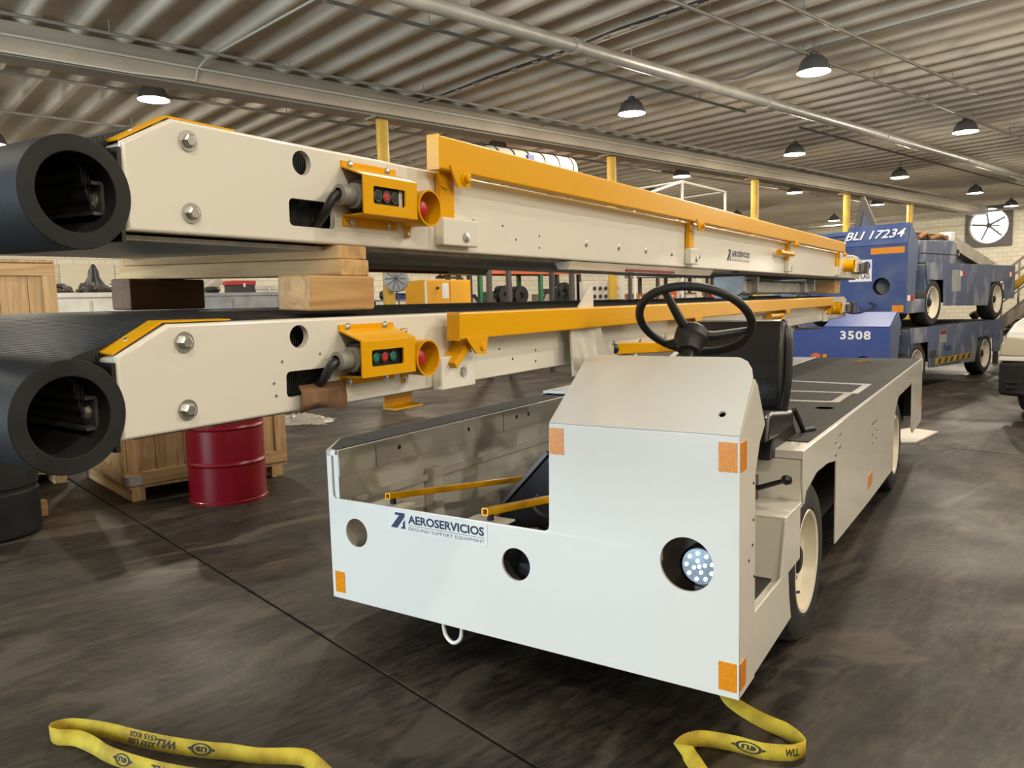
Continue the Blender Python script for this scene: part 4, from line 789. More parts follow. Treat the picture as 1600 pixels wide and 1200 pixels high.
a, b = span(d1_, 17.9, 18.4); put1(a, 0.75, b, 0.25, [[Vector((1-v.x, v.y, 0)) for v in unit('WLL', 0.03, 0.2)[0]], unit('WLL', 0.03, 0.2)[1]])
s2 = [(1120, 1080, 0.25), (1131, 1099, 0.25), (1150, 1115, 0.35), (1175, 1131, 0.45), (1200, 1144, 0.6), (1222, 1153, 0.75), (1240, 1163, 0.9), (1253, 1172, 1.0), (1258, 1181, 1.0), (1248, 1187, 0.95), (1231, 1190, 0.9), (1190, 1187, 0.85), (1150, 1176, 0.85), (1103, 1168, 0.8), (1080, 1169, 0.9), (1069, 1176, 0.8), (1068, 1188, 0.5), (1078, 1205, 0.4), (1100, 1240, 0.4)]
o2, put2, L2, d2_ = ribbon('webbing_strap', 'yellow webbing strap snaking out from under the tractor front corner', s2)
a, b = span(d2_, 10.85, 12.2); put2(b, 0.16, a, 0.84, emblem())
a, b = span(d2_, 9.0, 10.1); put2(b, 0.26, a, 0.74, unit('WLL', 0.03, 0.2))

# ------------------------------------------------------------------ blue belt loader tractors, one parked on the other
CR = 4.5
def blue_tractor(label, bf, z0, dk, hoodh, pm, number):
    t = thing('belt_loader_tractor', label, 'tractor', hall(bf, CR, z0), -A, 'worn blue belt loader tractors')
    W = 1.85; RLb = 4.95
    holes = [circ(-0.36, 0.62 if number == '17234' else 0.44, 0.125, 28)]
    obj('front_panel', MB().plate([(-W, 0.22), (0, 0.22), (0, hoodh), (-0.95, hoodh), (-0.97, 0.95), (-W, 0.90)], holes, 'y', 0.0, 0.02), pm, t, bevel=0.006)
    lp = holes[0]; lx, lz = -0.36, (0.62 if number == '17234' else 0.44)
    obj('lamp_socket', MB().lathe([(0.125, 0.0), (0.118, 0.10), (0.05, 0.12), (0, 0.12)], (lx, 0.012, lz), Y, 28), 'black', t)
    hdd = Vector((0, 0.12, 0.30)) if number == '17234' else Vector((0, 0.30, 0.20))
    hm = MB().plate([(-0.95, 0), (0, 0), (-0.02, 1), (-0.90, 1)], [], (X, hdd, X.cross(hdd).normalized()), 0.0, 0.015); hm.v = [v + Vector((0, 0, hoodh-0.004)) for v in hm.v]
    obj('hood', hm, pm, t, bevel=0.004)
    top = hoodh + hdd.z
    obj('side_plate', MB().plate([(0.0, 0.22), (0.30, 0.22), (0.30, 0.60), (0.36, 0.95), (0.40, hoodh+0.02), (hdd.y, top-0.01), (0.005, hoodh-0.005)], [], 'x', -0.02, 0.0), 'blueworn', t, bevel=0.004)
    obj('cowl_inner', MB().box((-0.96, 0.03, 0.25), (-0.93, 0.55, hoodh)), 'blue', t)
    # the dark cab opening: step, pedals, seat box
    obj('step', MB().box((-0.90, 0.30, 0.22), (-0.01, 0.78, 0.42)), 'blueworn', t, bevel=0.01)
    obj('housing', MB().box((-0.90, 0.72, 0.42), (-0.02, 0.95, dk-0.02)), 'blueworn', t, bevel=0.01)
    obj('cab_back', MB().box((-0.93, 0.50, 0.42), (-0.90, 0.95, 1.05)), 'black', t)
    for j, (y, z) in enumerate(((0.42, 0.98), (0.55, 0.84), (0.48, 0.70))): obj('lever', MB().tube([(-0.3, y+0.1, z-0.1), (-0.12, y, z), (-0.06, y-0.03, z+0.02)], 0.02, 8), 'steel_dark', t)
    y1, y2 = 1.02, 4.02
    SKb = [(0.72, dk), (0.72, dk-0.18), (0.78, 0.62), (0.80, 0.70), (1.42, 0.70), (1.46, 0.30), (3.48, 0.26), (3.62, 0.66), (4.38, 0.68), (4.42, 0.36), (RLb, 0.36), (RLb, dk)]
    obj('side_skirt', MB().plate(SKb, [], 'x', -0.02, 0.0), 'blueworn', t, bevel=0.004)
    obj('side_skirt', MB().plate(SKb, [], 'x', -W, -W+0.02), 'blueworn', t)
    obj('deck', MB().box((-W+0.01, 0.73, dk-0.05), (-0.01, RLb, dk)), 'grip', t)
    obj('chassis', MB().box((-W+0.2, 0.7, 0.34), (-0.26, RLb-0.1, dk-0.05)), 'black', t)
    for y in (y1, y2):
        wheel(t, (-0.13, y, 0.36), 0.36, 0.24, 0.24, 'rimwhite'); wheel(t, (-W+0.13, y, 0.36), 0.36, 0.24, 0.24, 'rimwhite', -1)
    return t, dk, top
tl, dkl, topl = blue_tractor('worn blue tractor at the bottom of the pair, numbered 3508', 11.1, 0.0, 0.93, 0.98, 'blueclean', '3508')
lettering('number', '3508', 'signwhite', tl, (-0.70, -0.003, 0.80), X, Z, 0.44, 0.125, bold=0.03, spacing=1.15)
qa = (onb(1275.5, 560, 11.1)); la_ = Vector(((-(qa.dot(cv)-CR)), 0, qa.z))
obj('marker_lamp', MB().lathe([(0.09, 0), (0.085, -0.03), (0.0, -0.045)], (la_.x, 0, la_.z), Y, 20), 'orange', tl)
obj('marker_tag', MB().box((la_.x+0.10, -0.004, la_.z-0.07), (la_.x+0.16, 0.0, la_.z+0.07)), 'amber', tl)
obj('steering_wheel', MB().tube([(-0.62 + 0.2*math.cos(2*PI*k/32), 0.42 + 0.16*math.sin(2*PI*k/32), 1.25 + 0.07*math.sin(2*PI*k/32)) for k in range(33)], 0.014, 8, False), 'black', tl)
obj('steering_column', MB().tube([(-0.62, 0.42, 1.24), (-0.62, 0.36, 0.98)], 0.02, 8), 'black', tl)
obj('number_plate', MB().box((0.0, 1.85, 0.66), (0.004, 2.15, 0.86)), 'benchgrey', tl)
obj('number_stripe', MB().box((0.004, 1.87, 0.79), (0.006, 2.13, 0.85)), 'smear', tl)
lettering('lettering', 'TUG', 'navy', tl, (0.002, 2.0, 0.52), Y, Z, 0.34, 0.08, bold=0.03)
obj('chevron_band', MB().box((0.0, 1.70, 0.33), (0.003, 3.30, 0.43)), 'yellow_dull', tl)
for k in range(6):
    y = 1.8 + k*0.26; obj('chevron', MB().plate([(y, 0.34), (y+0.10, 0.34), (y+0.16, 0.42), (y+0.06, 0.42)], [], 'x', 0.003, 0.0045), 'steel_dark', tl)
obj('rust_patch', MB().box((0.0, 1.46, 0.45), (0.002, 1.72, 0.56)), 'steel_dark', tl)
tu, dku, topu = blue_tractor('worn blue tractor parked on top of the other, its hood stencilled with a number', 11.65, 0.933, 0.96, 1.22, 'blue', '17234')
hu = Vector((0, 0.12, 0.30)).normalized(); hn = Vector((0, -0.928, 0.371))
lettering('stencil', 'BLI 17234', 'signwhite', tu, Vector((-0.92, 0, 1.216)) + hu*0.10 + hn*0.022, X, hu, 0.86, 0.135, bold=0.012, shear=0.25)
obj('reflector_strip', MB().box((-0.52, -0.006, 1.09), (-0.04, 0.0, 1.18)), 'amber', tu)
obj('sign_plate', MB().box((-0.84, -0.004, 0.70), (-0.50, 0.0, 1.02)), 'signwhite', tu)
lettering('sign_number', '660', 'signblue', tu, (-0.82, -0.006, 0.86), X, Z, 0.30, 0.14, bold=0.05)
lettering('sign_lettering', 'TUG', 'steel_dark', tu, (-0.72, -0.006, 0.74), X, Z, 0.19, 0.07, bold=0.03)
obj('reflector', MB().box((-0.20, -0.004, 0.24), (-0.04, 0.0, 0.34)), 'amber', tu)
for y0, z0 in ((0.30-0.28, 0.40), (2.10, 0.76), (4.62, 0.76)):
    obj('reflector_red', MB().box((0.0, y0+0.10, z0), (0.004, y0+0.22, z0+0.08)), 'red', tu); obj('reflector_white', MB().box((0.0, y0, z0), (0.004, y0+0.10, z0+0.08)), 'signwhite', tu)
obj('primer_patch', MB().box((0.0, 1.75, 0.52), (0.002, 2.15, 0.86)), 'benchgrey', tu)
# engine housing and the sloping boom on the upper tractor
eh = obj('engine_housing', MB().plate([(0.75, dku), (0.75, 1.22), (0.82, 1.30), (2.2, 1.34), (2.3, 1.25), (2.3, dku)], [], 'x', -0.85, -0.12), 'blueworn', tu, bevel=0.02)
obj('housing_seam', MB().box((-0.125, 0.8, 1.10), (-0.116, 2.3, 1.115)), 'black', eh)
obj('boom_drive', MB().box((-0.80, 1.0, 1.34), (-0.30, 2.55, 1.44)), 'black', tu)
obj('clutter_hose', MB().tube(smoothpath([(-0.2, 0.9, 1.34), (-0.2, 1.2, 1.42), (-0.25, 1.5, 1.36), (-0.2, 1.8, 1.41), (-0.22, 2.1, 1.36)]), 0.03, 8), 'brownbox', tu)
obj('boom_plate', MB().plate([(2.45, 1.46), (2.62, 1.46), (4.9, dku+0.04), (3.9, dku+0.02), (2.5, 1.25)], [], 'x', -0.40, -0.28), 'beige', tu, bevel=0.01)
obj('boom_end', MB().box((-0.44, 2.42, 1.32), (-0.26, 2.60, 1.50)), 'signwhite', tu, bevel=0.01)
obj('boom_belt', MB().plate([(2.5, 1.40), (2.7, 1.44), (4.6, dku+0.03), (3.2, dku+0.02)], [], 'x', -1.4, -0.42), 'benchgrey', tu)
for k in range(5): obj('fitting', MB().lathe([(0.035, 0), (0.03, 0.05), (0, 0.06)], (-0.24+0.02*(k % 2), 2.32+0.07*k, 1.12+0.06*((k*3) % 4)), X, 10), ('red', 'zinc', 'beige', 'steel_dark', 'zinc')[k], tu)
# ------------------------------------------------------------------ blue loader body behind, left of the numbered hood
bt = thing('blue_loader', 'faded blue loader cab with dark openings, left of the numbered hood', 'loader', hall(14.6, 6.75), -A)
obj('cab_body', MB().plate([(0.0, 0.4), (2.6, 0.4), (2.6, 2.0), (0.35, 2.55), (0, 2.55)], [], (Y, Z, X), -1.6, 0.0), 'blueworn', bt, bevel=0.02)
obj('cab_roof', MB().box((-1.62, -0.05, 2.54), (0.05, 1.6, 2.62)), 'blue', bt, bevel=0.01)
obj('dark_opening', MB().box((-0.55, -0.02, 1.55), (-0.05, 0.0, 2.48)), 'black', bt)
obj('opening_bar', MB().box((-0.32, -0.04, 1.5), (-0.28, 0.0, 2.5)), 'steel_dark', bt)
obj('undercarriage', MB().box((-1.5, 0.1, 0.0), (-0.1, 2.5, 0.4)), 'black', bt)
ft = onb(1347, 322, 17.4); fo = hall(17.4, ft.dot(cv), 0)
t = thing('stabiliser_fin', 'dark upright pointed frame standing behind the numbered blue hood', 'frame', fo, -A)
obj('fin_frame', MB().plate([(-0.22, 0), (0.42, 0), (0.42, 2.7), (0.04, ft.z+0.2), (-0.02, ft.z+0.2), (-0.22, 2.7)], [[(-0.14, 0.3), (0.34, 0.3), (0.34, 2.66), (0.03, ft.z-0.12), (-0.14, 2.5)]], 'y', 0, 0.06), 'steel_dark', t)
obj('fin_panel', MB().plate([(-0.13, 0.3), (0.33, 0.3), (0.33, 2.66), (0.03, ft.z-0.14), (-0.13, 2.5)], [], 'y', 0.02, 0.04), 'blueworn', t)
# ------------------------------------------------------------------ van at the right edge
vp = onb(1556, 600, 9.85); vc = vp.dot(cv)
v = thing('van', 'white van with black bumper at the right edge, only its headlight corner showing', 'van', hall(9.85, vc), -A)
WV = 1.85
def body(y_z, x0, x1): return MB().plate(y_z, [], (Y, Z, X), x0, x1)
obj('body', body([(0.10, 0.62), (0.02, 0.74), (0.10, 0.98), (0.35, 1.08), (1.10, 1.20), (1.75, 1.85), (2.1, 1.95), (4.6, 1.95), (4.6, 0.40), (2.6, 0.34), (1.4, 0.34), (1.2, 0.62), (0.85, 0.66), (0.5, 0.62)], 0.05, WV), 'vanwhite', v, bevel=0.05, seg=4)
obj('bumper', MB().plate([(0.0, 0.14), (0.02, 0.02), (0.30, -0.06), (WV-0.2, -0.06), (WV+0.05, 0.02), (WV+0.08, 0.5), (0.0, 0.5)], [], 'z', 0.27, 0.66), 'rubber', v, bevel=0.05, seg=4)
obj('bumper_vent', MB().box((0.10, -0.045, 0.42), (0.30, -0.03, 0.46)).box((0.10, -0.045, 0.36), (0.30, -0.03, 0.40)), 'black', v)
obj('valance', MB().box((0.02, -0.02, 0.66), (WV, 0.10, 0.715)), 'vanwhite', v, bevel=0.015)
obj('headlight', MB().plate([(0.02, 0.72), (0.36, 0.71), (0.40, 0.90), (0.10, 0.93), (0.04, 0.86)], [], 'y', -0.015, 0.14), 'headlamp', v, bevel=0.02, seg=3)
obj('grille', MB().box((0.45, -0.01, 0.73), (1.45, 0.03, 0.90)), 'black', v)
obj('headlight', MB().plate([(1.48, 0.71), (1.84, 0.72), (1.82, 0.86), (1.74, 0.93), (1.46, 0.90)], [], 'y', -0.015, 0.14), 'headlamp', v, bevel=0.02, seg=3)
obj('windscreen', MB().plate([(0.2, 0), (1.7, 0), (1.6, 0.78), (0.3, 0.78)], [], (X, Vector((0, 0.62, 0.62)).normalized(), Vector((0, -0.7, 0.7))), 0.885, 0.915), 'glassdark', v).location = (0, 1.78, 0.55)
for y in (0.85, 3.7):
    wheel(v, (0.16, y, 0.32), 0.32, 0.2, 0.2, 'zinc', -1); wheel(v, (WV-0.1, y, 0.32), 0.32, 0.2, 0.2, 'zinc', 1)
# ------------------------------------------------------------------ stairs and yellow boom at the right edge, behind the van
sb = 17.5; sc0 = onb(1535, 500, sb); sdc = sc0.dot(cv)
t = thing('mobile_stair', 'grey mobile stair with tube handrails at the right edge behind the blue tractors', 'stair', hall(sb, sdc), -A)
ra_, rb_ = Vector((0.05, 0, 0.55)), Vector((2.6, 0, 2.75))
for y in (0, 0.8):
    obj('stringer', MB().bar(ra_ + Y*y, rb_ + Y*y, 0.06, 0.22), 'beige', t)
    obj('handrail', MB().tube([ra_ + Vector((-0.05, y, 0.95)), rb_ + Vector((0, y, 1.0))], 0.025, 8), 'conduit', t)
    obj('mid_rail', MB().tube([ra_ + Vector((-0.05, y, 0.55)), rb_ + Vector((0, y, 0.6))], 0.02, 8), 'conduit', t)
    for f in (0.02, 0.22, 0.42, 0.62, 0.82): q = ra_.lerp(rb_, f) + Y*y; obj('baluster', MB().tube([q, q + Z*0.97], 0.02, 8), 'conduit', t)
    for f in (0.08, 0.9): q = ra_.lerp(rb_, f) + Y*y; obj('stair_leg', MB().box((q.x-0.04, q.y-0.04, 0), (q.x+0.04, q.y+0.04, q.z)), 'steel_dark', t)
for k in range(10): q = ra_.lerp(rb_, (k+0.5)/10); obj('tread', MB().box((q.x-0.13, 0, q.z-0.02), (q.x+0.13, 0.8, q.z)), 'benchgrey', t)
yb = 16.9; yc = onb(1522, 493, yb); ye = onb(1600, 435, yb)
t = thing('boom_cylinder', 'dull yellow tubular boom sloping up behind the wheels of the blue tractors', 'boom', hall(yb, yc.dot(cv), 0), -A)
lx = lambda q: Vector((-(q.dot(cv)-yc.dot(cv)), 0, q.z))
obj('barrel', MB().tube([lx(yc), lx(ye) + (lx(ye)-lx(yc))*0.4], 0.075, 14), 'yellow_dull', t)
obj('boom_tip', MB().lathe([(0.0, -0.06), (0.08, -0.05), (0.09, 0.0), (0.08, 0.05)], lx(yc), lx(ye)-lx(yc), 14), 'steel_dark', t)
obj('boom_mast', MB().box((1.2, -0.1, 0), (1.4, 0.1, lx(ye).z+0.3)), 'beige', t)
obj('boom_prop', MB().box((-0.02, -0.03, 0), (0.02, 0.03, lx(yc).z)), 'steel_dark', t)

# ------------------------------------------------------------------ the workshop beyond, seen between the two booms
def at_b(px, py, c): return onc(px, py, c)         # a pixel on the plane c of the hall
def place(c, px, py): q = onc(px, py, c); return q.dot(bv), q.z
def hthing(name, label, cat, b, c, z=0.0, group=None): return thing(name, label, cat, hall(b, c, z), -A, group)
# grey drum fan on the nearest column
b_, z_ = place(12.6, 609, 436)
t = hthing('column_fan', 'grey round fan bolted to the nearest yellow column', 'fan', 8.3, 12.60, z_)
obj('housing', MB().lathe([(0.0, 0.0), (0.20, 0.0), (0.24, 0.04), (0.25, 0.10), (0.24, 0.16), (0.20, 0.18), (0.0, 0.18)], (0.05, 0.05, 0), Vector((0.7, -0.7, 0)), 28), 'benchgrey', t)
for k in range(5): a = k*PI/5; d = Vector((0.7*math.cos(a), 0.7*math.cos(a), math.sin(a))); e = Vector((0.05, 0.05, 0)) + Vector((0.7, -0.7, 0))*0.185; obj('grille_bar', MB().tube([e - d*0.2, e + d*0.2], 0.008, 6), 'steel_dark', t)
obj('bracket', MB().box((-0.05, -0.05, -0.06), (0.08, 0.08, 0.06)), 'steel_dark', t)
obj('cord', MB().tube(smoothpath([(0.05, 0.0, -0.2), (0.12, 0.02, -0.45), (0.05, 0.0, -0.8), (0.02, 0.0, -1.6)]), 0.012, 6), 'black', t)
# yellow steel cabinet with a torch on top
CW = 15.0
b0, z0 = place(CW, 664, 470); b1, z1 = place(CW, 735, 437)
t = hthing('storage_cabinet', 'bright yellow steel cabinet with a paper notice', 'cabinet', b0, CW)
Lc = b1-b0
obj('body', MB().box((-0.9+0.9, 0, 0), (-0.8, Lc, z1)), 'cabyellow', t, bevel=0.01)
obj('door', MB().box((0.0, 0.06*Lc, 0.1), (0.015, Lc*0.52, z1-0.03)), 'cabyellow', t, bevel=0.005); obj('door', MB().box((0.0, Lc*0.54, 0.1), (0.015, Lc*0.98, z1-0.03)), 'cabyellow', t, bevel=0.005)
obj('door_edge', MB().box((0.0, 0.0, 0.1), (0.018, 0.05*Lc, z1-0.03)), 'creamdoor', t)
obj('notice', MB().box((0.015, Lc*0.36, z1-0.45), (0.02, Lc*0.50, z1-0.08)), 'signwhite', t)
obj('handle', MB().cyl((0.015, Lc*0.26, z1-0.2), (0.05, Lc*0.26, z1-0.2), 0.035, 14), 'black', t)
tag(obj('cable_coil', MB().tube(smoothpath([hall(b0+Lc*0.4, CW+0.3, z1+0.05), hall(b0+Lc*0.5, CW+0.2, z1+0.16), hall(b0+Lc*0.6, CW+0.3, z1+0.10), hall(b0+Lc*0.5, CW+0.4, z1+0.07), hall(b0+Lc*0.9, CW+0.3, z1+0.06), hall(b0+Lc*1.0, CW+0.3, z1+0.03)]), 0.03, 8), 'black'), 'black cable lying in a coil on top of the yellow cabinet', 'cable')
# parts bench with bins left of it
b0, zz = place(16.5, 600, 468); b1, _ = place(16.5, 668, 468)
t = hthing('parts_bench', 'low dark parts bench behind the nearest yellow column', 'bench', b0, 16.5)
obj('top', MB().box((-0.0, 0, zz-0.05), (-0.7, b1-b0, zz)), 'benchgrey', t)
for y in (0.05, b1-b0-0.13):
    for x in (-0.05, -0.6): obj('leg', MB().box((x-0.06, y, 0), (x, y+0.08, zz-0.05)), 'steel_dark', t)
def bin_(label, b, c, z, L, h, m, gr='open parts bins on the bench'):
    t = hthing('parts_bin', label, 'bin', b, c, z, gr)
    obj('shell', MB().plate([(0, 0), (L, 0), (L+0.03, h), (L, h), (L-0.02, 0.02), (0.02, 0.02), (0, h), (-0.03, h)], [], (Y, Z, X), -0.35, 0), m, t); obj('back', MB().box((-0.36, 0, 0), (-0.34, L, h)), m, t); obj('front', MB().box((-0.01, 0, 0), (0.01, L, h*0.6)), m, t)
bin_('blue parts bin on the low bench, below the yellow bin', b0+0.55, 16.6, zz, 0.45, 0.16, 'blueclean'); bin_('wide blue parts bin beside the yellow cabinet', b0+1.08, 16.6, zz, 0.5, 0.22, 'blueclean'); bin_('small yellow parts bin stacked on the blue bins', b0+0.75, 16.75, zz+0.22, 0.55, 0.2, 'cabyellow')
tag(obj('black_pot', MB().lathe([(0, 0), (0.12, 0), (0.16, 0.08), (0.14, 0.2), (0.06, 0.24), (0.0, 0.26)], hall(b0+0.3, 16.9, zz), Z, 18), 'black'), 'small round black pot on the low parts bench', 'pot')
# pallet rack with mixed machine parts
RC = 15.6
b0, zr = place(RC, 735, 480); b1, _ = place(RC, 905, 470); _, zt = place(RC, 820, 425)
t = hthing('pallet_rack', 'pallet rack with green uprights and orange beams behind the conveyors', 'rack', b0, RC)
Lr = b1-b0
for y, mm in ((0.0, 'black'), (0.25*0+0.35, 'rackgreen'), (Lr*0.62, 'rackgreen'), (Lr, 'black')):
    for x in (0, -0.9): obj('upright', MB().box((x-0.05, y-0.05, 0), (x+0.05, y+0.05, 2.6)), mm, t)
for z in (zr-0.05, zt, 2.5):
    for x in (0.03, -0.93): obj('beam', MB().box((x-0.03, 0, z-0.06), (x+0.03, Lr, z+0.06)), 'orange', t)
    obj('shelf_deck', MB().box((-0.9, 0.05, z+0.06), (0.0, Lr-0.05, z+0.09)), 'crate_y', t)
gz = zr+0.04
def reel(label, y, r, x=-0.3, m='black', tilt=1):
    t = hthing('cable_reel', label, 'reel', b0+y, RC+0.3, gz, 'round black parts on the rack')
    obj('flange', MB().ring((0, 0, r), X, r*0.35, r, 0.05, 28), m, t); obj('flange', MB().ring((-0.25, 0, r), X, r*0.35, r, 0.05, 28), m, t); obj('drum', MB().ring((-0.2, 0, r), X, r*0.35, r*0.7, 0.2, 24), 'steel_dark', t)
reel('round black hose reel left of the centre of the rack', Lr*0.36, 0.26); reel('round black hose reel in the middle of the rack', Lr*0.50, 0.25); reel('large black ring at the right of the rack', Lr*0.92, 0.30)
def machine(label, y, w_, h_, m1, m2, name='machine_part'):
    t = hthing(name, label, 'machine part', b0+y, RC+0.25, gz, 'machine parts on the rack')
    obj('casing', MB().box((-0.4, 0, 0), (0, w_, h_*0.65)), m1, t, bevel=0.02); obj('cylinder', MB().cyl((-0.1, w_*0.2, h_*0.75), (-0.1, w_*0.9, h_*0.75), h_*0.25, 16), m2, t)
    obj('pipe', MB().tube(smoothpath([(0.02, w_*0.1, h_*0.2), (0.06, w_*0.3, h_*0.7), (0.04, w_*0.7, h_*0.9), (0.02, w_*0.9, h_*0.4)]), 0.02, 8), 'black', t)
machine('small pale machine part at the left end of the rack shelf', 0.12, 0.32, 0.3, 'pipewhite', 'signblue'); machine('olive motor on the rack between the hose reels', Lr*0.68, 0.5, 0.42, 'beige', 'steel_dark'); machine('dark pump at the left of the rack shelf', Lr*0.17, 0.42, 0.36, 'steel_dark', 'green'); machine('dark gearbox leaning at the right part of the rack', Lr*0.80, 0.28, 0.5, 'black', 'steel_dark')
# socket panel
PC = 14.6
b0p, zb = place(PC, 912, 474); b1p, ztp = place(PC, 966, 440)
t = hthing('socket_panel', 'light grey panel with rows of round sockets', 'panel', b0p, PC)
Lp = b1p-b0p
obj('plate', MB().box((-0.15, 0, zb), (0, Lp, ztp)), 'boardwhite', t, bevel=0.01); obj('stand', MB().box((-0.12, 0.1, 0), (-0.05, Lp-0.1, zb)), 'steel_dark', t)
for i in range(5):
    for j in range(2):
        y = Lp*(0.30+0.16*i); z = zb + (ztp-zb)*(0.30+0.38*j); obj('socket', MB().ring((0, y, z), X, 0.03, 0.058, 0.03, 18), 'steel_dark', t); obj('socket_core', MB().cyl((0, y, z), (0.012, y, z), 0.03, 12), 'black', t)
for px, wd in ((973, 'slim white steel post right of the socket panel'), (1094, 'slim white steel post behind the steering wheel')):
    bq, _ = place(14.2, px, 450); t = hthing('white_post', wd, 'post', bq, 14.2, 0, 'slim white posts'); obj('post', MB().box((-0.08, -0.09, 0.02), (0.0, 0.09, 2.75)), 'pipewhite', t, bevel=0.004); obj('foot', MB().box((-0.2, -0.2, 0), (0.12, 0.2, 0.02)), 'steel_dark', t)
# second rack with wooden boxes, behind the steering wheel
b0q, zq = place(17.0, 985, 472); b1q, _ = place(17.0, 1140, 470)
t = hthing('pallet_rack', 'dark shelving with wooden boxes behind the steering wheel', 'rack', b0q, 17.0)
Lq = b1q-b0q; _, zq2 = place(17.0, 1050, 434)
for i in range(5):
    for x in (0, -0.8): obj('upright', MB().box((x-0.05, i*Lq/4-0.05, 0), (x+0.05, i*Lq/4+0.05, 2.7)), 'steel_dark', t)
for z in (zq-0.05, zq2+0.08): obj('shelf', MB().box((-0.85, 0, z-0.06), (0.05, Lq, z)), 'benchgrey', t)
bx = [(0.06, 0.9, 0.30, 'brownbox', 'reddish wooden box at the left of the dark shelving'), (0.22, 0.8, 0.26, 'crate_y', 'pine box next to the reddish box on the dark shelving'), (0.36, 0.6, 0.36, 'orange', 'orange toolbox in the middle of the dark shelving'), (0.50, 0.9, 0.24, 'boardwhite', 'white carton in the middle of the dark shelving'), (0.66, 0.7, 0.30, 'brownbox', 'brown carton right of the middle of the dark shelving'), (0.82, 0.8, 0.34, 'orange', 'orange chest at the right end of the dark shelving')]
for f, L_, h_, m_, wd in bx:
    t = hthing('shelf_box', wd, 'box', b0q+Lq*f, 17.1, zq-0.05, 'boxes on the dark shelving'); obj('carton', MB().box((-0.6, 0, 0), (0, L_, h_)), m_, t, bevel=0.01); obj('lid', MB().box((-0.62, -0.02, h_), (0.02, L_+0.02, h_+0.03)), m_, t); obj('label_card', MB().box((0, L_*0.3, h_*0.3), (0.005, L_*0.55, h_*0.7)), 'signwhite', t)
# galvanised bumper beam carried under the far end of the upper boom
t = thing('bumper_beam', 'galvanised steel beam with end brackets on blocks between the far ends of the booms', 'beam', (-1.36, 5.2, 1.44), math.radians(-0.3))
obj('beam', MB().plate(rrect(-0.30, 0.03, -0.18, 0.13, 0.02), [], (X, Z, Y), 0.0, 2.2), 'silver', t, wn=True)
for y in (-0.02, 0.30, 1.75, 2.1): obj('bracket', MB().plate([(-0.34, 0.0), (-0.22, 0.0), (-0.14, 0.05), (-0.14, 0.15), (-0.34, 0.15)], [], (X, Z, Y), y, y+0.05), 'silver', t)
# far-left benches by the wall
def cabinet_run(label, px0, px1, pytop, c, m, name='work_counter'):
    ba_, zt_ = place(c, px0, pytop); bb_, _ = place(c, px1, pytop)
    t = hthing(name, label, 'counter', ba_, c)
    L_ = bb_-ba_; obj('worktop', MB().box((-0.8, 0, zt_-0.06), (0.03, L_, zt_)), m, t, bevel=0.006)
    n_ = max(2, int(L_/0.7))
    obj('carcass', MB().box((-0.78, 0.02, 0.08), (0, L_-0.02, zt_-0.06)), m, t); obj('plinth', MB().box((-0.72, 0.05, 0), (-0.05, L_-0.05, 0.08)), 'steel_dark', t)
    for i in range(n_):
        d = obj('door', MB().box((0.0, i*L_/n_+0.02, 0.12), (0.02, (i+1)*L_/n_-0.02, zt_-0.10)), m, t, bevel=0.004); obj('handle', MB().box((0.02, i*L_/n_+0.06, zt_-0.4), (0.04, i*L_/n_+0.18, zt_-0.36)), 'steel_dark', d)
    return ba_, bb_, zt_
ba_, bb_, zt_ = cabinet_run('tall white work counter heaped with dark scrap, seen left of the timber', 60, 215, 458, 10.6, 'boardwhite')
sm = MB()
for k in range(70):
    q = hall(ba_ + (bb_-ba_)*random.random(), 10.7+0.5*random.random(), zt_); s_ = 0.03+0.07*random.random(); d = Vector((random.uniform(-1, 1), random.uniform(-1, 1), random.random()*0.6)).normalized()
    sm.tube([q, q + d*s_*1.2 + Z*s_*0.4, q + d*s_*2.2], [s_*0.5, s_*0.6, s_*0.3], 6)
o = tag(obj('scrap_heap', sm, 'steel_dark'), 'heap of small dark machine scrap lying on the tall white counter', 'scrap'); o['kind'] = 'stuff'
q = hall(ba_ + (bb_-ba_)*0.62, 10.9, zt_); t = thing('scrap_motor', 'upright dark conical motor part standing in the scrap heap', 'motor', q)
obj('cone', MB().lathe([(0, 0), (0.13, 0), (0.12, 0.12), (0.07, 0.2), (0.06, 0.28), (0.02, 0.36), (0, 0.37)], (0, 0, 0), Z, 16), 'black', t); obj('fins', MB().lathe([(0.14, 0.04), (0.15, 0.06), (0.14, 0.08)], (0, 0, 0), Z, 16), 'steel_dark', t)
ba_, bb_, zt_ = cabinet_run('grey work counter seen right of the dark timber block', 285, 560, 458, 13.9, 'benchgrey')
def toolbox(label, b, c, z, L_, h_, m1, m2):
    t = hthing('tool_case', label, 'case', b, c, z, 'cases on the grey counter'); obj('case', MB().box((-0.4, 0, 0), (0, L_, h_)), m1, t, bevel=0.01); obj('lid', MB().box((-0.42, -0.02, h_), (0.02, L_+0.02, h_+0.08)), m2, t, bevel=0.01); obj('latch', MB().box((0.0, L_*0.45, h_-0.04), (0.03, L_*0.55, h_+0.03)), 'zinc', t)
toolbox('black case with a red lid on the grey counter', place(14.0, 364, 455)[0], 14.0, zt_, 0.42, 0.14, 'black', 'red'); toolbox('flat pale case on the grey counter, right of the black one', place(14.0, 400, 455)[0], 14.0, zt_, 0.5, 0.05, 'boardwhite', 'boardwhite')
t = hthing('leaning_panel', 'pale louvred panel leaning on the grey counter', 'panel', place(14.0, 312, 455)[0], 14.1, zt_)
obj('sheet', MB().bar((0, 0, 0.01), (-0.2, 0.45, 0.34), 0.35, 0.03, X), 'beige', t); obj('rim', MB().bar((0.02, 0.0, 0.03), (0.0, 0.5, 0.36), 0.03, 0.03), 'boardwhite', t)
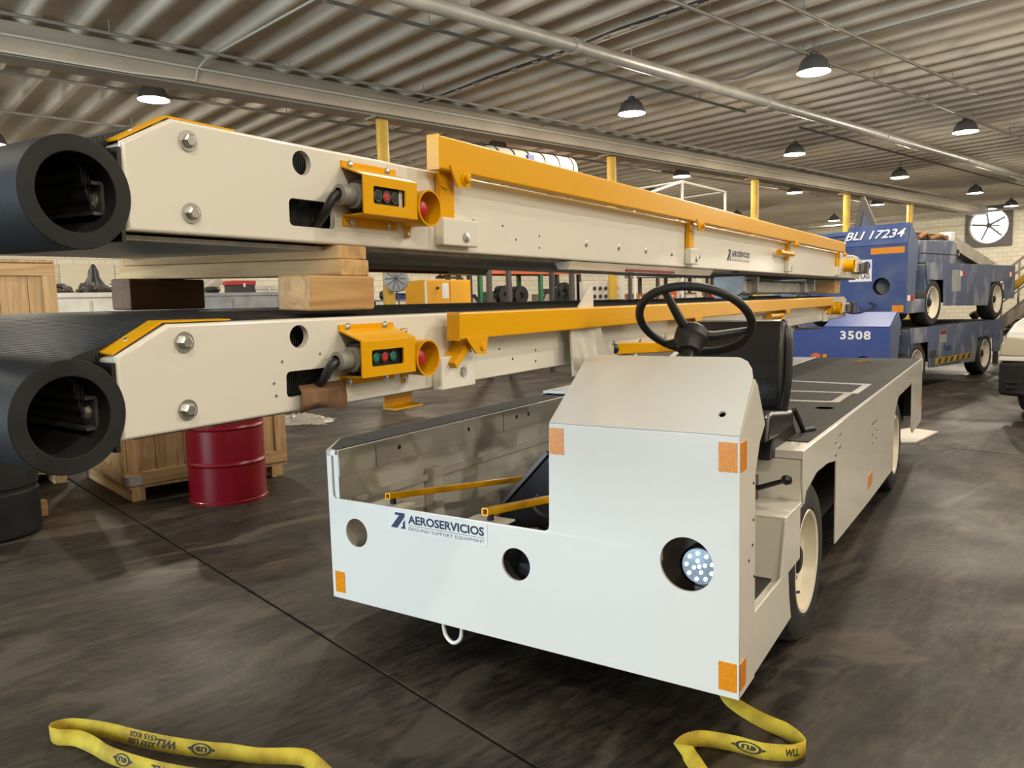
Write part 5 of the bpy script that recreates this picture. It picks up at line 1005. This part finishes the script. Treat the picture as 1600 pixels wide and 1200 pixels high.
tag(obj('dark_bowl', MB().lathe([(0, 0), (0.10, 0), (0.14, 0.05), (0.12, 0.1), (0, 0.12)], hall(place(14.0, 332, 455)[0], 14.0, zt_), Z, 18), 'black'), 'small dark domed part on the grey counter beside the leaning panel', 'part')
# doors and trunking on the left wall
bq0, zq0 = place(C1, 96, 470); bq1, zq1 = place(C1, 176, 413)
t = hthing('wall_panel', 'cream electrical panel door on the far left wall above the counter', 'panel', bq0, C1-0.0, 0.0)
obj('panel_door', MB().box((0.0, 0, zq0-1.5), (0.10, bq1-bq0, zq1)), 'creamdoor', t, bevel=0.02); obj('panel_label', MB().box((0.10, 0.35*(bq1-bq0), zq1-1.4), (0.11, 0.65*(bq1-bq0), zq1-0.6)), 'boardwhite', t); obj('hinge', MB().box((0.08, -0.06, zq1-0.8), (0.12, 0.02, zq1-0.5)), 'beige', t)
pipe('conduit_line', 'cream conduit running level along the far left wall', 'conduit', [(-5, C1-0.05, 3.1), (30, C1-0.05, 3.1)], 0.035, 'creamdoor', 8)
# ------------------------------------------------------------------ tank and stair railing above the yellow rail
TC = 11.2
b0t, zt0 = place(TC, 790, 250); b1t, zt1 = place(TC, 893, 262)
t = hthing('white_tank', 'white banded cylindrical tank lying high behind the yellow rail', 'tank', b0t-0.6, TC)
Lt = b1t-b0t+0.6; zc = (zt0+zt1)/2-0.08; rt = 0.28
obj('shell', MB().lathe([(0, 0), (rt*0.7, 0.02), (rt, 0.12), (rt, Lt-0.12), (rt*0.7, Lt-0.02), (0, Lt)], (0, 0, zc), Y, 32), 'pipewhite', t)
for k in range(6): obj('band', MB().ring((0, 0.2+k*(Lt-0.45)/5, zc), Y, rt, rt+0.012, 0.03, 32), 'steel_dark', t)
obj('tank_label', MB().box((rt-0.02, Lt*0.38, zc+0.06), (rt+0.014, Lt*0.45, zc+0.16)), 'signblue', t)
for y in (0.3, Lt-0.4): obj('cradle', MB().plate([(-0.35, 0), (-0.27, 0), (-0.22, zc-rt*0.8), (0.22, zc-rt*0.8), (0.27, 0), (0.35, 0), (0.30, zc-0.1), (-0.30, zc-0.1)], [], (X, Z, Y), y, y+0.08), 'steel_dark', t)
SC = 9.2
pts = {k: onc(px, py, SC) for k, (px, py) in {'a': (1066, 284), 'b': (1133, 300), 'c': (1010, 297)}.items()}
o0 = hall(pts['a'].dot(bv), SC); t = thing('access_stair', 'white tube railing of a tall access stair rising behind the yellow rail', 'stair', o0)
tp, tq, tr_ = pts['a']-o0, pts['b']-o0, pts['c']-o0
back_ = cv*1.2
obj('top_rail', MB().tube([tp, tq], 0.028, 8), 'pipewhite', t); obj('mid_rail', MB().tube([tp - Z*0.5, tq - Z*0.5], 0.022, 8), 'pipewhite', t); obj('slope_rail', MB().tube([tr_ - Z*0.1 + cv*0.2, tp], 0.028, 8), 'pipewhite', t)
obj('back_rail', MB().tube([tp, tp + back_, tq + back_, tq], 0.025, 8), 'conduit', t)
for q in (tp, tq, tp + back_, tq + back_): obj('railing_post', MB().tube([q, Vector((q.x, q.y, 0.0))], 0.028, 8), 'pipewhite', t)
obj('platform', MB().add([tp - Z*1.1, tq - Z*1.1, tq + back_ - Z*1.1, tp + back_ - Z*1.1, tp - Z*1.15, tq - Z*1.15, tq + back_ - Z*1.15, tp + back_ - Z*1.15], [(0, 1, 2, 3), (7, 6, 5, 4), (0, 1, 5, 4), (1, 2, 6, 5), (2, 3, 7, 6), (3, 0, 4, 7)]), 'benchgrey', t)
obj('brace', MB().tube([tq - Z*0.9, tq + bv*0.25 - Z*1.6], 0.03, 8), 'conduit', t)
